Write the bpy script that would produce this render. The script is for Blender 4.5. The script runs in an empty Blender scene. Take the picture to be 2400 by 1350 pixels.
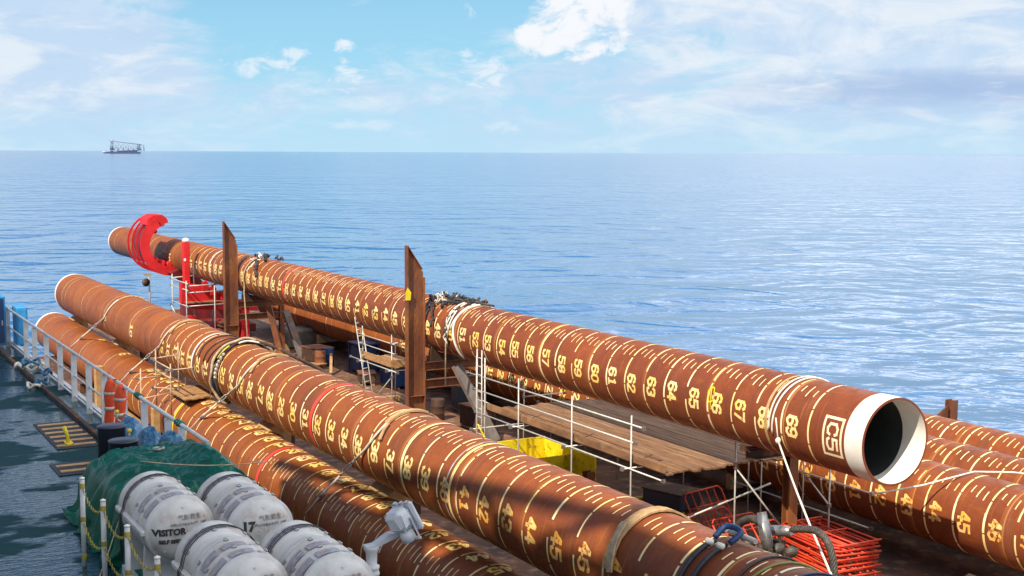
import bpy, math, random
from math import sin, cos, pi, radians, hypot, atan2, sqrt
from mathutils import Vector, Matrix, noise

random.seed(7)
sc = bpy.context.scene
col = sc.collection
AZ = 0.513185            # heading of the barge's cross axis
CAM_Z = 15.0

# ------------------------------------------------------------------ camera
F_PX, PITCH, ROLL = 3075.2, 0.10294, 0.0048227
fwd = Vector((0, cos(PITCH), -sin(PITCH))); up0 = Vector((0, sin(PITCH), cos(PITCH))); rt0 = Vector((1, 0, 0))
rt = rt0 * cos(ROLL) + up0 * sin(ROLL); upv = -rt0 * sin(ROLL) + up0 * cos(ROLL)
cd = bpy.data.cameras.new('camera'); cam = bpy.data.objects.new('camera', cd); col.objects.link(cam)
cd.sensor_width = 36; cd.lens = F_PX / 2400 * 36; cd.clip_start = 0.3; cd.clip_end = 150000
mw = Matrix(((rt.x, upv.x, -fwd.x, 0), (rt.y, upv.y, -fwd.y, 0), (rt.z, upv.z, -fwd.z, CAM_Z), (0, 0, 0, 1)))
cam.matrix_world = mw
sc.camera = cam

# ------------------------------------------------------------------ light
NV = Vector((cos(AZ), sin(AZ), 0)); FV = Vector((-sin(AZ), cos(AZ), 0))      # barge frame: n (across), t (away)
to_sun = (NV * -2.9 + FV * -1.4 + Vector((0, 0, 3.5))).normalized()
sd = bpy.data.lights.new('sun', 'SUN'); sun = bpy.data.objects.new('sun', sd); col.objects.link(sun)
sd.energy = 5.0; sd.angle = radians(0.53); sd.color = (1.0, 0.89, 0.72)
sun.rotation_euler = to_sun.to_track_quat('Z', 'Y').to_euler()
SUN_EL = math.asin(to_sun.z); SUN_AZ = atan2(to_sun.x, to_sun.y)

W = bpy.data.worlds.new('World'); sc.world = W; W.use_nodes = True
def build_world():
    nt = W.node_tree; N = nt.nodes; L = nt.links; N.clear()
    out = N.new('ShaderNodeOutputWorld'); bg = N.new('ShaderNodeBackground')
    sky = N.new('ShaderNodeTexSky'); sky.sky_type = 'NISHITA'; sky.sun_disc = False
    sky.sun_elevation = SUN_EL; sky.sun_rotation = SUN_AZ; sky.altitude = 0; sky.air_density = 1.0; sky.dust_density = 0.3; sky.ozone_density = 2.5
    tc = N.new('ShaderNodeTexCoord'); sep = N.new('ShaderNodeSeparateXYZ'); L.new(tc.outputs['Generated'], sep.inputs[0])
    def mth(op, a, b=None, c=None, clamp=False):
        n = N.new('ShaderNodeMath'); n.operation = op; n.use_clamp = clamp
        for i, v in enumerate((a, b, c)):
            if v is None: continue
            if isinstance(v, (int, float)): n.inputs[i].default_value = v
            else: L.new(v, n.inputs[i])
        return n.outputs[0]
    az = mth('ARCTAN2', sep.outputs[0], sep.outputs[1]); el = mth('ARCSINE', sep.outputs[2])
    def vec(sx, sy, off):
        c = N.new('ShaderNodeCombineXYZ'); L.new(mth('MULTIPLY', az, sx), c.inputs[0]); L.new(mth('MULTIPLY', el, sy), c.inputs[1]); c.inputs[2].default_value = off
        return c.outputs[0]
    def nz(v, scale, det, rough, dist=0.0):
        n = N.new('ShaderNodeTexNoise'); n.inputs['Scale'].default_value = scale; n.inputs['Detail'].default_value = det; n.inputs['Roughness'].default_value = rough
        n.inputs['Distortion'].default_value = dist; L.new(v, n.inputs['Vector']); return n.outputs[0]
    def ss(x, a, b):
        n = N.new('ShaderNodeMapRange'); n.interpolation_type = 'SMOOTHSTEP'; n.inputs[1].default_value = a; n.inputs[2].default_value = b
        L.new(x, n.inputs[0]); return n.outputs[0]
    def mix(f, a, b):
        n = N.new('ShaderNodeMix'); n.data_type = 'RGBA'
        if isinstance(f, float): n.inputs[0].default_value = f
        else: L.new(f, n.inputs[0])
        for s, v in ((n.inputs[6], a), (n.inputs[7], b)):
            if isinstance(v, tuple): s.default_value = (*v, 1)
            else: L.new(v, s)
        return n.outputs[2]
    def blob(a0, e0, ra, re):      # soft round region of the sky, by true azimuth and elevation
        da = mth('DIVIDE', mth('SUBTRACT', az, a0), ra); de = mth('DIVIDE', mth('SUBTRACT', el, e0), re)
        d = mth('ADD', mth('MULTIPLY', da, da), mth('MULTIPLY', de, de))
        return mth('SUBTRACT', 1.0, mth('MINIMUM', d, 1.0))
    def tint(c, f):
        n = N.new('ShaderNodeMix'); n.data_type = 'RGBA'; n.blend_type = 'MULTIPLY'; n.inputs[0].default_value = 1
        L.new(c, n.inputs[6]); n.inputs[7].default_value = (*f, 1); return n.outputs[2]
    low = mth('SUBTRACT', 1.0, ss(el, 0.02, 0.26))
    haze = mix(ss(el, 0.0, 0.085), (3.75, 5.75, 7.05), (2.75, 5.35, 6.95))
    base = mix(low, tint(sky.outputs[0], (0.42, 0.62, 0.82)), haze)
    K = 1.0
    # broken high cloud, drawn out sideways; brightened above the camera's view for the sea to reflect
    soft = nz(vec(3.0, 9.0, 1.3), 2.2, 9, 0.62, 0.35)
    fine = nz(vec(7.0, 22.0, 7.7), 2.6, 10, 0.66, 0.5)
    f1 = mth('ADD', mth('MULTIPLY', soft, 0.55), mth('MULTIPLY', fine, 0.45))
    right = ss(az, -0.02, 0.30)
    hi = ss(el, 0.11, 0.30)
    left = mth('SUBTRACT', 1.0, ss(az, -0.36, -0.18))
    cov = mth('ADD', f1, mth('ADD', mth('MULTIPLY', right, 0.17), mth('MULTIPLY', mth('MULTIPLY', left, mth('SUBTRACT', 1.0, hi)), 0.16)))
    gap = blob(-0.11, 0.098, 0.20, 0.052)
    cov = mth('SUBTRACT', cov, mth('MULTIPLY', gap, 0.17))
    cov = mth('ADD', cov, mth('MULTIPLY', hi, mth('SUBTRACT', mth('MULTIPLY', ss(az, -0.20, 0.25), 0.04), 0.13)))
    m1 = mth('MULTIPLY', mth('MULTIPLY', ss(cov, 0.39, 0.60), 0.92), mth('ADD', 0.40, mth('MULTIPLY', ss(el, 0.0, 0.045), 0.60)))
    c1 = mix(m1, base, mix(hi, mix(ss(nz(vec(5.0, 17.0, 4.4), 2.4, 9, 0.6, 0.6), 0.42, 0.62), (4.3, 5.45, 6.9), (6.0, 6.5, 7.1)), (14.0, 14.2, 14.6)))
    # unseen bright cloud banks added above the view for the ripples to reflect
    bank = mth('MULTIPLY', ss(mth('ADD', blob(0.38, 0.24, 0.34, 0.13), mth('MULTIPLY', mth('SUBTRACT', nz(vec(3.0, 4.0, 8.8), 2.2, 6, 0.6, 0.4), 0.5), 2.2)), 0.25, 0.75), hi)
    c1 = mix(bank, c1, (23.0, 22.4, 21.5))
    bank2 = mth('MULTIPLY', ss(mth('ADD', blob(-0.02, 0.22, 0.26, 0.11), mth('MULTIPLY', mth('SUBTRACT', nz(vec(3.0, 4.0, 2.8), 2.6, 6, 0.6, 0.4), 0.5), 2.4)), 0.35, 0.9), hi)
    c1 = mix(mth('MULTIPLY', bank2, 0.8), c1, (13.0, 13.2, 13.6))
    # grey-blue bellies of the cloud
    gv = nz(vec(4.0, 26.0, 3.1), 2.0, 8, 0.6, 0.4)
    g1 = mth('MULTIPLY', ss(gv, 0.50, 0.68), mth('ADD', mth('MULTIPLY', right, 0.55), mth('MULTIPLY', left, 0.6)))
    band = mth('MULTIPLY', blob(0.36, 0.048, 0.22, 0.016), ss(nz(vec(5.0, 30.0, 9.0), 3.0, 6, 0.6), 0.25, 0.48))
    g1 = mth('MULTIPLY', g1, mth('SUBTRACT', 1.0, ss(el, 0.12, 0.2)))
    c2 = mix(mth('MULTIPLY', g1, 0.75), c1, (3.3, 4.5, 6.5))
    # bright cumulus heads
    pn = nz(vec(1.0, 1.3, 5.5), 26.0, 10, 0.62, 0.5)
    pn2 = nz(vec(1.0, 2.0, 2.2), 40.0, 10, 0.62, 0.6)
    def head(a0, e0, ra, re, k, s0=0.74, src=pn, wd=0.16):
        return mth('MULTIPLY', ss(mth('ADD', blob(a0, e0, ra * 1.5, re * 1.5), mth('MULTIPLY', mth('SUBTRACT', src, 0.5), 3.0)), s0 - 0.20, s0 - 0.20 + wd * 4.6), k)
    hs = [head(0.052, 0.110, 0.042, 0.034, 1.0, 0.66, pn, .10), head(0.022, 0.086, 0.022, 0.013, 1.0, 0.60, pn, .12), head(-0.025, 0.062, 0.024, 0.013, 0.7, 0.74, pn2), head(-0.122, 0.058, 0.014, 0.012, 0.8, 0.76, pn2), head(-0.126, 0.078, 0.008, 0.005, 0.8, 0.74, pn2),
          head(-0.185, 0.062, 0.030, 0.008, 0.7, 0.78, pn2), head(-0.162, 0.073, 0.012, 0.006, 0.7, 0.76, pn2), head(0.22, 0.043, 0.07, 0.012, 0.55, 0.72, pn2, .25), head(-0.29, 0.106, 0.04, 0.014, 0.45, 0.70, pn, .3), head(-0.29, 0.058, 0.03, 0.020, 0.45, 0.72, pn2, .25),
          head(0.22, 0.092, 0.13, 0.040, 0.75, 0.60, pn, .34), head(0.33, 0.072, 0.13, 0.020, 0.65, 0.62, pn, .34), head(-0.005, 0.020, 0.016, 0.007, 0.45, 0.74, pn2, .2), head(-0.11, 0.020, 0.03, 0.005, 0.35, 0.74, pn2, .2), head(0.38, 0.038, 0.06, 0.010, 0.5, 0.7, pn2, .25), head(-0.02, 0.045, 0.03, 0.020, 0.4, 0.7, pn2, .3)]
    h = hs[0]
    for q in hs[1:]: h = mth('MAXIMUM', h, q)
    c3 = mix(h, c2, (6.9, 7.1, 7.4))
    c3 = mix(mth('MULTIPLY', band, 0.85), c3, (2.75, 3.9, 5.9))
    L.new(c3, bg.inputs[0]); bg.inputs[1].default_value = 0.1
    L.new(bg.outputs[0], out.inputs[0])
build_world()
vs = sc.view_settings; vs.view_transform = 'Standard'; vs.look = 'None'; vs.gamma = 1; vs.exposure = 0.42; vs.use_curve_mapping = False

# ------------------------------------------------------------------ helpers
def fw(n, t, z):
    v = NV * n + FV * t; return Vector((v.x, v.y, z))
ORG = {}
class MB:
    def __init__(s): s.v = []; s.f = []; s.sm = []; s.mi = []; s.m = 0
    def add(s, vs_, fs, smooth=False):
        b = len(s.v); s.v += [tuple(p) for p in vs_]
        for f in fs: s.f.append(tuple(b + i for i in f)); s.sm.append(smooth); s.mi.append(s.m)
        return s
    def box(s, c, d, rot=None):
        x, y, z = d[0] / 2, d[1] / 2, d[2] / 2; c = Vector(c)
        p = [Vector((i * x, j * y, k * z)) for i in (-1, 1) for j in (-1, 1) for k in (-1, 1)]
        if rot is not None: p = [rot @ q for q in p]
        s.add([c + q for q in p], [(0, 1, 3, 2), (4, 6, 7, 5), (0, 4, 5, 1), (2, 3, 7, 6), (0, 2, 6, 4), (1, 5, 7, 3)]); return s
    def rbox(s, c, d, b=0.03, rot=None):
        # box with chamfered edges
        x, y, z = d[0] / 2, d[1] / 2, d[2] / 2; c = Vector(c); P = {}; vl = []
        for i in (-1, 1):
            for j in (-1, 1):
                for k in (-1, 1):
                    for a, q in enumerate(((i * x, j * (y - b), k * (z - b)), (i * (x - b), j * y, k * (z - b)), (i * (x - b), j * (y - b), k * z))):
                        P[i, j, k, a] = len(vl); q = Vector(q); vl.append(c + (rot @ q if rot is not None else q))
        F = []
        for a in range(3):
            for sg in (-1, 1):
                o = [(-1, -1), (1, -1), (1, 1), (-1, 1)]; f = []
                for u, v in o:
                    k = [0, 0, 0]; k[a] = sg; k[(a + 1) % 3] = u; k[(a + 2) % 3] = v; f.append(P[k[0], k[1], k[2], a])
                F.append(tuple(f if sg > 0 else f[::-1]))
        for a in range(3):
            b1, b2 = (a + 1) % 3, (a + 2) % 3
            for u in (-1, 1):
                for v in (-1, 1):
                    k0 = [0, 0, 0]; k0[a] = -1; k0[b1] = u; k0[b2] = v; k1 = list(k0); k1[a] = 1
                    F.append((P[(*k0, b1)], P[(*k1, b1)], P[(*k1, b2)], P[(*k0, b2)]))
        for i in (-1, 1):
            for j in (-1, 1):
                for k in (-1, 1): F.append((P[i, j, k, 0], P[i, j, k, 1], P[i, j, k, 2]))
        s.add(vl, F); return s
    def beam(s, p, q, w, h, upv_=(0, 0, 1)):
        p, q = Vector(p), Vector(q); y = (q - p); ln = y.length; y = y.normalized(); u = Vector(upv_)
        x = y.cross(u)
        if x.length < 1e-4: x = y.cross(Vector((1, 0, 0)))
        x.normalize(); z = x.cross(y)
        s.box((p + q) / 2, (w, ln, h), Matrix((x, y, z)).transposed()); return s
    def hbeam(s, p, q, w, h, tf=0.025, tw=0.02, upv_=(0, 0, 1)):
        p, q = Vector(p), Vector(q); y = (q - p).normalized(); u = Vector(upv_); x = y.cross(u)
        if x.length < 1e-4: x = y.cross(Vector((1, 0, 0)))
        x.normalize(); z = x.cross(y)
        for sg in (-1, 1): o = z * sg * (h - tf) / 2; s.beam(p + o, q + o, w, tf, z)
        s.beam(p, q, tw, h - 2 * tf, z); return s
    def tube(s, pts, r, seg=8, caps=True, smooth=True, closed=False):
        pts = [Vector(p) for p in pts]; n = len(pts); rings = []; prev = None
        rr = r if isinstance(r, (list, tuple)) else [r] * n
        vl = []
        for i, p in enumerate(pts):
            if closed: d = pts[(i + 1) % n] - pts[i - 1]
            else: d = pts[min(i + 1, n - 1)] - pts[max(i - 1, 0)]
            if d.length < 1e-9: d = Vector((0, 0, 1))
            d.normalize()
            if prev is None:
                a = d.cross(Vector((0, 0, 1)));
                if a.length < 1e-3: a = d.cross(Vector((1, 0, 0)))
            else:
                a = prev - d * prev.dot(d)
                if a.length < 1e-6: a = d.orthogonal()
            a.normalize(); prev = a; b = d.cross(a)
            for k in range(seg):
                an = 2 * pi * k / seg; vl.append(p + (a * cos(an) + b * sin(an)) * rr[i])
        F = []
        for i in range(n if closed else n - 1):
            for k in range(seg):
                a0 = i * seg + k; a1 = i * seg + (k + 1) % seg; j = (i + 1) % n
                F.append((a0, a1, j * seg + (k + 1) % seg, j * seg + k))
        s.add(vl, F, smooth)
        if caps and not closed:
            b = len(s.v) - n * seg
            s.f.append(tuple(b + k for k in range(seg))[::-1]); s.f.append(tuple(b + (n - 1) * seg + k for k in range(seg))); s.sm += [False] * 2; s.mi += [s.m] * 2
        return s
    def lathe(s, prof, c, axis=(0, 0, 1), seg=24, smooth=True):
        # prof: (radius, distance along the axis)
        c = Vector(c); a = Vector(axis).normalized(); u = a.orthogonal().normalized(); w = a.cross(u); vl = []; F = []
        for r, h in prof:
            for k in range(seg):
                an = 2 * pi * k / seg; vl.append(c + a * h + (u * cos(an) + w * sin(an)) * r)
        for i in range(len(prof) - 1):
            for k in range(seg): F.append((i * seg + k, i * seg + (k + 1) % seg, (i + 1) * seg + (k + 1) % seg, (i + 1) * seg + k))
        s.add(vl, F, smooth)
        b = len(s.v) - len(prof) * seg
        if prof[0][0] > 1e-4: s.f.append(tuple(b + k for k in range(seg))[::-1]); s.sm.append(False); s.mi.append(s.m)
        if prof[-1][0] > 1e-4: s.f.append(tuple(b + (len(prof) - 1) * seg + k for k in range(seg))); s.sm.append(False); s.mi.append(s.m)
        return s
    def prism(s, poly, c, ax, ay, th):
        # flat polygon in the (ax, ay) plane given thickness th along ax x ay
        c, ax, ay = Vector(c), Vector(ax), Vector(ay); az_ = ax.cross(ay).normalized() * th / 2; n = len(poly)
        vl = [c + ax * x + ay * y + az_ * sg for sg in (-1, 1) for x, y in poly]
        s.add(vl, [tuple(range(n))[::-1], tuple(range(n, 2 * n))] + [(i, (i + 1) % n, n + (i + 1) % n, n + i) for i in range(n)]); return s
    def build(s, name, mat_, parent=None, at=None, bevel=0):
        me = bpy.data.meshes.new(name)
        if parent is not None: o0 = ORG[parent.name]
        elif at is not None: o0 = Vector(at)
        else:
            xs = [p[0] for p in s.v]; ys = [p[1] for p in s.v]; o0 = Vector(((min(xs) + max(xs)) / 2, (min(ys) + max(ys)) / 2, min(p[2] for p in s.v)))
        me.from_pydata([(p[0] - o0.x, p[1] - o0.y, p[2] - o0.z) for p in s.v], [], s.f)
        me.polygons.foreach_set('use_smooth', s.sm)
        ms = mat_ if isinstance(mat_, (list, tuple)) else [mat_]
        for m_ in ms: me.materials.append(m_)
        if len(ms) > 1: me.polygons.foreach_set('material_index', s.mi)
        me.update()
        o = bpy.data.objects.new(name, me); col.objects.link(o); ORG[o.name] = o0
        if parent is not None: o.parent = parent
        else: o.location = fw(*o0); o.rotation_euler = (0, 0, AZ)
        if bevel:
            b = o.modifiers.new('bevel', 'BEVEL'); b.width = bevel; b.segments = 2; b.limit_method = 'ANGLE'
        return o
def tag(o, label=None, cat=None, group=None, kind=None):
    if label: o['label'] = label
    if cat: o['category'] = cat
    if group: o['group'] = group
    if kind: o['kind'] = kind
    return o
def thing(name, L, label, cat, group=None):
    o = bpy.data.objects.new(name, None); col.objects.link(o); o.empty_display_size = 0.3
    o.location = fw(*L); o.rotation_euler = (0, 0, AZ); ORG[o.name] = Vector(L); return tag(o, label, cat, group)
def dup(root, dn, dt, dz, label, rz=0):
    def rec(o, par):
        c = o.copy(); col.objects.link(c); ORG[c.name] = ORG[o.name]
        if par: c.parent = par
        for ch in [q for q in bpy.data.objects if q.parent == o]: rec(ch, c)
        return c
    r = rec(root, None); L = ORG[root.name] + Vector((dn, dt, dz)); r.location = fw(*L); r.rotation_euler = (0, 0, AZ + rz); r['label'] = label
    return r

def mat(name, c, c2=None, sc_=4.0, rough=0.6, metal=0.0, bump=0.0, bsc=30.0, c3=None, sc3=1.0, t3=(0.55, 0.7), mp=(1, 1, 1), spec=None, lo=0.4, hi=0.62):
    m = bpy.data.materials.new(name); m.use_nodes = True; nt = m.node_tree; N = nt.nodes; L = nt.links; b = N['Principled BSDF']
    b.inputs['Roughness'].default_value = rough; b.inputs['Metallic'].default_value = metal
    if spec is not None: b.inputs['Specular IOR Level'].default_value = spec
    tc = N.new('ShaderNodeTexCoord'); mpn = N.new('ShaderNodeMapping'); mpn.inputs['Scale'].default_value = mp; L.new(tc.outputs['Object'], mpn.inputs[0])
    def nz(s, det=7):
        n = N.new('ShaderNodeTexNoise'); n.inputs['Scale'].default_value = s; n.inputs['Detail'].default_value = det; n.inputs['Roughness'].default_value = 0.62; L.new(mpn.outputs[0], n.inputs['Vector']); return n.outputs[0]
    def rng(x, a, bb):
        n = N.new('ShaderNodeMapRange'); n.inputs[1].default_value = a; n.inputs[2].default_value = bb; L.new(x, n.inputs[0]); return n.outputs[0]
    def mix(f, a, bb):
        n = N.new('ShaderNodeMix'); n.data_type = 'RGBA'; L.new(f, n.inputs[0])
        for q, v in ((n.inputs[6], a), (n.inputs[7], bb)):
            if isinstance(v, tuple): q.default_value = (*v, 1)
            else: L.new(v, q)
        return n.outputs[2]
    if c2 is None: c2 = tuple(x * 0.78 for x in c)
    cc = mix(rng(nz(sc_), lo, hi), c, c2)
    if c3: cc = mix(rng(nz(sc3), *t3), cc, c3)
    L.new(cc, b.inputs['Base Color'])
    if bump:
        bn = N.new('ShaderNodeBump'); bn.inputs['Strength'].default_value = bump; bn.inputs['Distance'].default_value = 0.02; L.new(nz(bsc, 4), bn.inputs['Height']); L.new(bn.outputs[0], b.inputs['Normal'])
    m['nt'] = 0
    return m

def pile_mat(name, shift, fa=(22, 52), warm=0.0):
    m = bpy.data.materials.new(name); m.use_nodes = True; nt = m.node_tree; N = nt.nodes; L = nt.links; b = N['Principled BSDF']
    tc = N.new('ShaderNodeTexCoord'); sep = N.new('ShaderNodeSeparateXYZ'); L.new(tc.outputs['Object'], sep.inputs[0])
    def nz(scale, mp, det=8, rough=0.62, dist=0.0):
        q = N.new('ShaderNodeMapping'); q.inputs['Scale'].default_value = mp; q.inputs['Location'].default_value = (shift, shift * 3, 0); L.new(tc.outputs['Object'], q.inputs[0])
        n = N.new('ShaderNodeTexNoise'); n.inputs['Scale'].default_value = scale; n.inputs['Detail'].default_value = det; n.inputs['Roughness'].default_value = rough; n.inputs['Distortion'].default_value = dist
        L.new(q.outputs[0], n.inputs['Vector']); return n.outputs[0]
    def rng(x, a, bb):
        n = N.new('ShaderNodeMapRange'); n.inputs[1].default_value = a; n.inputs[2].default_value = bb; L.new(x, n.inputs[0]); return n.outputs[0]
    def mth(op, a, bb):
        n = N.new('ShaderNodeMath'); n.operation = op
        for i, v in enumerate((a, bb)):
            if isinstance(v, (int, float)): n.inputs[i].default_value = v
            else: L.new(v, n.inputs[i])
        return n.outputs[0]
    def mix(f, a, bb):
        n = N.new('ShaderNodeMix'); n.data_type = 'RGBA'; L.new(f, n.inputs[0])
        for q, v in ((n.inputs[6], a), (n.inputs[7], bb)):
            if isinstance(v, tuple): q.default_value = (*v, 1)
            else: L.new(v, q)
        return n.outputs[2]
    y = sep.outputs[1]
    c = mix(rng(nz(1.1, (1, 1, 1)), 0.35, 0.65), (0.245, 0.060, 0.019), (0.185, 0.042, 0.014))
    far = rng(y, *fa)                                    # the stored end of each pile rusted a brighter orange
    c = mix(mth('MULTIPLY', far, 0.75), c, mix(rng(nz(0.8, (1, 1, 1)), 0.35, 0.65), (0.34, 0.098, 0.009), (0.26, 0.068, 0.007)))
    c = mix(rng(nz(0.45, (1, 0.5, 1), 5, 0.6, 1.0), 0.46, 0.80), c, mix(rng(nz(5.0, (1, 1, 1)), .4, .6), (0.125, 0.030, 0.013), (0.17, 0.040, 0.012)))
    if warm: c = mix(mth('MULTIPLY', rng(nz(0.5, (1, 0.6, 1), 5, 0.55, 0.8), 0.38, 0.68), warm * .8), c, (0.34, 0.098, 0.008))
    # each rolled can of plate has its own shade
    can = N.new('ShaderNodeTexWhiteNoise'); can.noise_dimensions = '1D'; L.new(mth('FLOOR', mth('DIVIDE', mth('ADD', y, shift), 3.05), 0), can.inputs['W'])
    c = mix(mth('MULTIPLY', can.outputs[0], 0.32), c, (0.135, 0.036, 0.020))
    c = mix(mth('MULTIPLY', rng(nz(3.2, (1, 0.35, 1), 8, 0.7, 0.6), 0.54, 0.76), 0.6), c, (0.36, 0.11, 0.014))
    c = mix(mth('MULTIPLY', rng(nz(6.0, (0.35, 5.0, 0.35), 6), 0.55, 0.75), 0.5), c, (0.085, 0.022, 0.012))
    c = mix(mth('MULTIPLY', rng(nz(9.0, (1, 1, 1), 6), 0.60, 0.72), 0.25), c, (0.33, 0.13, 0.05))
    c = mix(mth('MULTIPLY', rng(nz(1.0, (0.22, 1.7, 0.22), 4, 0.55, 0.3), 0.56, 0.64), 0.38), c, (0.10, 0.035, 0.022))
    c = mix(mth('MULTIPLY', rng(nz(1.0, (1.2, 14.0, 0.5), 5, 0.6, 0.3), 0.60, 0.70), 0.45), c, (0.42, 0.16, 0.03))
    c = mix(mth('MULTIPLY', rng(nz(0.9, (0.4, 2.2, 0.4), 4), 0.60, 0.72), 0.35), c, (0.24, 0.11, 0.08))
    # weld seams: a narrow orange line with a heat-stained edge
    fr = mth('FRACT', mth('DIVIDE', mth('ADD', y, shift), 3.05), 0)
    seam = mth('LESS_THAN', fr, 0.014); halo = mth('LESS_THAN', fr, 0.05)
    c = mix(mth('MULTIPLY', halo, 0.35), c, (0.34, 0.12, 0.03))
    c = mix(mth('MULTIPLY', seam, 0.8), c, (0.45, 0.19, 0.06))
    L.new(c, b.inputs['Base Color']); b.inputs['Specular IOR Level'].default_value = 0.34
    r = rng(nz(4.0, (1, 1, 1)), 0.3, 0.7); rr = N.new('ShaderNodeMapRange'); rr.inputs[3].default_value = 0.36; rr.inputs[4].default_value = 0.8; L.new(r, rr.inputs[0]); L.new(rr.outputs[0], b.inputs['Roughness'])
    bn = N.new('ShaderNodeBump'); bn.inputs['Strength'].default_value = 0.25; bn.inputs['Distance'].default_value = 0.01
    L.new(mth('ADD', nz(22, (1, 1, 1), 4), mth('MULTIPLY', seam, 1.2)), bn.inputs['Height']); L.new(bn.outputs[0], b.inputs['Normal'])
    return m

M = {}
M['rust'] = mat('rusted_steel', (0.20, 0.062, 0.022), (0.10, 0.034, 0.018), 2.5, 0.7, bump=0.3, c3=(0.36, 0.15, 0.03), sc3=1.3, t3=(0.5, 0.72), mp=(1, 1, 0.35))
M['rust_dark'] = mat('dark_rusted_steel', (0.07, 0.030, 0.016), (0.03, 0.018, 0.013), 3, 0.75, bump=0.3, c3=(0.22, 0.09, 0.03), sc3=1.6, mp=(1, 1, 0.4))
M['deck_rust'] = mat('rusty_deck', (0.15, 0.066, 0.034), (0.06, 0.032, 0.022), 0.7, 0.8, bump=0.25, bsc=12, c3=(0.30, 0.17, 0.10), sc3=2.1, t3=(0.52, 0.7))
M['paint'] = mat('stencil_paint', (0.90, 0.60, 0.13), (0.90, 0.74, 0.36), 0.9, 0.6, c3=(0.46, 0.18, 0.04), sc3=6, t3=(0.62, 0.70))
M['ringpaint'] = mat('ring_paint', (0.92, 0.68, 0.24), (0.92, 0.80, 0.50), 0.9, 0.6, c3=(0.60, 0.30, 0.08), sc3=4, t3=(0.62, 0.72))
M['paint_orange'] = mat('orange_stencil_paint', (0.85, 0.40, 0.05), (0.86, 0.60, 0.22), 3, 0.6, c3=(0.34, 0.10, 0.03), sc3=5, t3=(0.57, 0.64))
M['redpaint'] = mat('red_band_paint', (0.72, 0.045, 0.04), (0.62, 0.06, 0.05), 4, 0.55, c3=(0.45, 0.08, 0.04), sc3=6, t3=(0.6, 0.72))
M['white'] = mat('white_paint', (0.80, 0.78, 0.72), (0.74, 0.71, 0.64), 2, 0.45, c3=(0.55, 0.42, 0.30), sc3=5, t3=(0.66, 0.8))
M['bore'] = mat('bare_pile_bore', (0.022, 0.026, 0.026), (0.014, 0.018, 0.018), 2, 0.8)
M['red'] = mat('red_machine_paint', (0.66, 0.022, 0.026), (0.50, 0.016, 0.018), 1.2, 0.6, c3=(0.45, 0.07, 0.04), sc3=4.0, t3=(0.62, 0.74), spec=0.25)
M['red_dark'] = mat('shaded_red_paint', (0.20, 0.009, 0.012), (0.09, 0.008, 0.010), 1.6, 0.6)  # darkened copy of the red, puts groove shade behind the claw ribs
M['galv'] = mat('galvanised_tube', (0.55, 0.54, 0.50), (0.42, 0.40, 0.36), 6, 0.45, metal=0.2, c3=(0.35, 0.2, 0.1), sc3=9, t3=(0.66, 0.75))
M['galv_rail'] = mat('white_rail_paint', (0.62, 0.64, 0.66), (0.5, 0.5, 0.5), 3, 0.5, c3=(0.3, 0.16, 0.08), sc3=9, t3=(0.66, 0.75))
M['board'] = mat('scaffold_board', (0.27, 0.135, 0.060), (0.15, 0.075, 0.038), 2.2, 0.8, bump=0.4, mp=(5, 0.5, 1), c3=(0.36, 0.22, 0.11), sc3=1.6, t3=(0.52, 0.70))
M['board2'] = mat('new_timber', (0.42, 0.24, 0.10), (0.30, 0.15, 0.06), 3, 0.8, bump=0.2, mp=(2, 2, 4))
M['wood_lt'] = mat('pale_timber', (0.48, 0.31, 0.14), (0.36, 0.2, 0.08), 3, 0.8, bump=0.2)
M['yellow'] = mat('yellow_paint', (0.78, 0.64, 0.01), (0.62, 0.46, 0.01), 2, 0.5, c3=(0.28, 0.15, 0.03), sc3=4, t3=(0.57, 0.66))
M['orange'] = mat('orange_frame_paint', (0.70, 0.055, 0.015), (0.45, 0.03, 0.012), 3, 0.55, c3=(0.30, 0.10, 0.05), sc3=5, t3=(0.56, 0.66))
M['black'] = mat('black_rubber', (0.018, 0.018, 0.022), (0.03, 0.03, 0.036), 5, 0.55)
M['wire'] = mat('greased_wire_rope', (0.10, 0.085, 0.065), (0.05, 0.045, 0.04), 8, 0.5, metal=0.3, bump=0.9, bsc=22, mp=(1, 1, 1))
M['steel'] = mat('bare_steel', (0.42, 0.42, 0.42), (0.25, 0.24, 0.23), 4, 0.35, metal=0.7, c3=(0.2, 0.12, 0.07), sc3=4)
M['canvas'] = mat('tan_webbing', (0.52, 0.34, 0.16), (0.38, 0.22, 0.10), 5, 0.85, bump=0.5, bsc=18)
M['rope'] = mat('white_rope', (0.80, 0.78, 0.70), (0.62, 0.58, 0.48), 9, 0.8, bump=0.5, bsc=60)
M['rope_tan'] = mat('weathered_rope', (0.50, 0.38, 0.24), (0.34, 0.24, 0.15), 9, 0.8, bump=0.5, bsc=60)
M['raft'] = mat('raft_canister_shell', (0.60, 0.60, 0.59), (0.46, 0.45, 0.43), 2.2, 0.42, c3=(0.42, 0.30, 0.24), sc3=4.5, t3=(0.56, 0.78), bump=0.1, bsc=8)
M['raftpanel'] = mat('raft_label_panel', (0.40, 0.39, 0.42), (0.17, 0.15, 0.19), 16, 0.5, c3=(0.50, 0.28, 0.24), sc3=8, t3=(0.56, 0.66), mp=(1, 3, 1))
M['ink'] = mat('black_lettering', (0.03, 0.03, 0.035), None, 9, 0.6)
M['ink2'] = mat('faded_lettering', (0.16, 0.15, 0.15), (0.34, 0.32, 0.31), 14, 0.6)
M['tarp'] = mat('green_tarpaulin', (0.0, 0.098, 0.060), (0.0, 0.06, 0.040), 1.6, 0.42, bump=0.6, bsc=4, spec=0.3)
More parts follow.
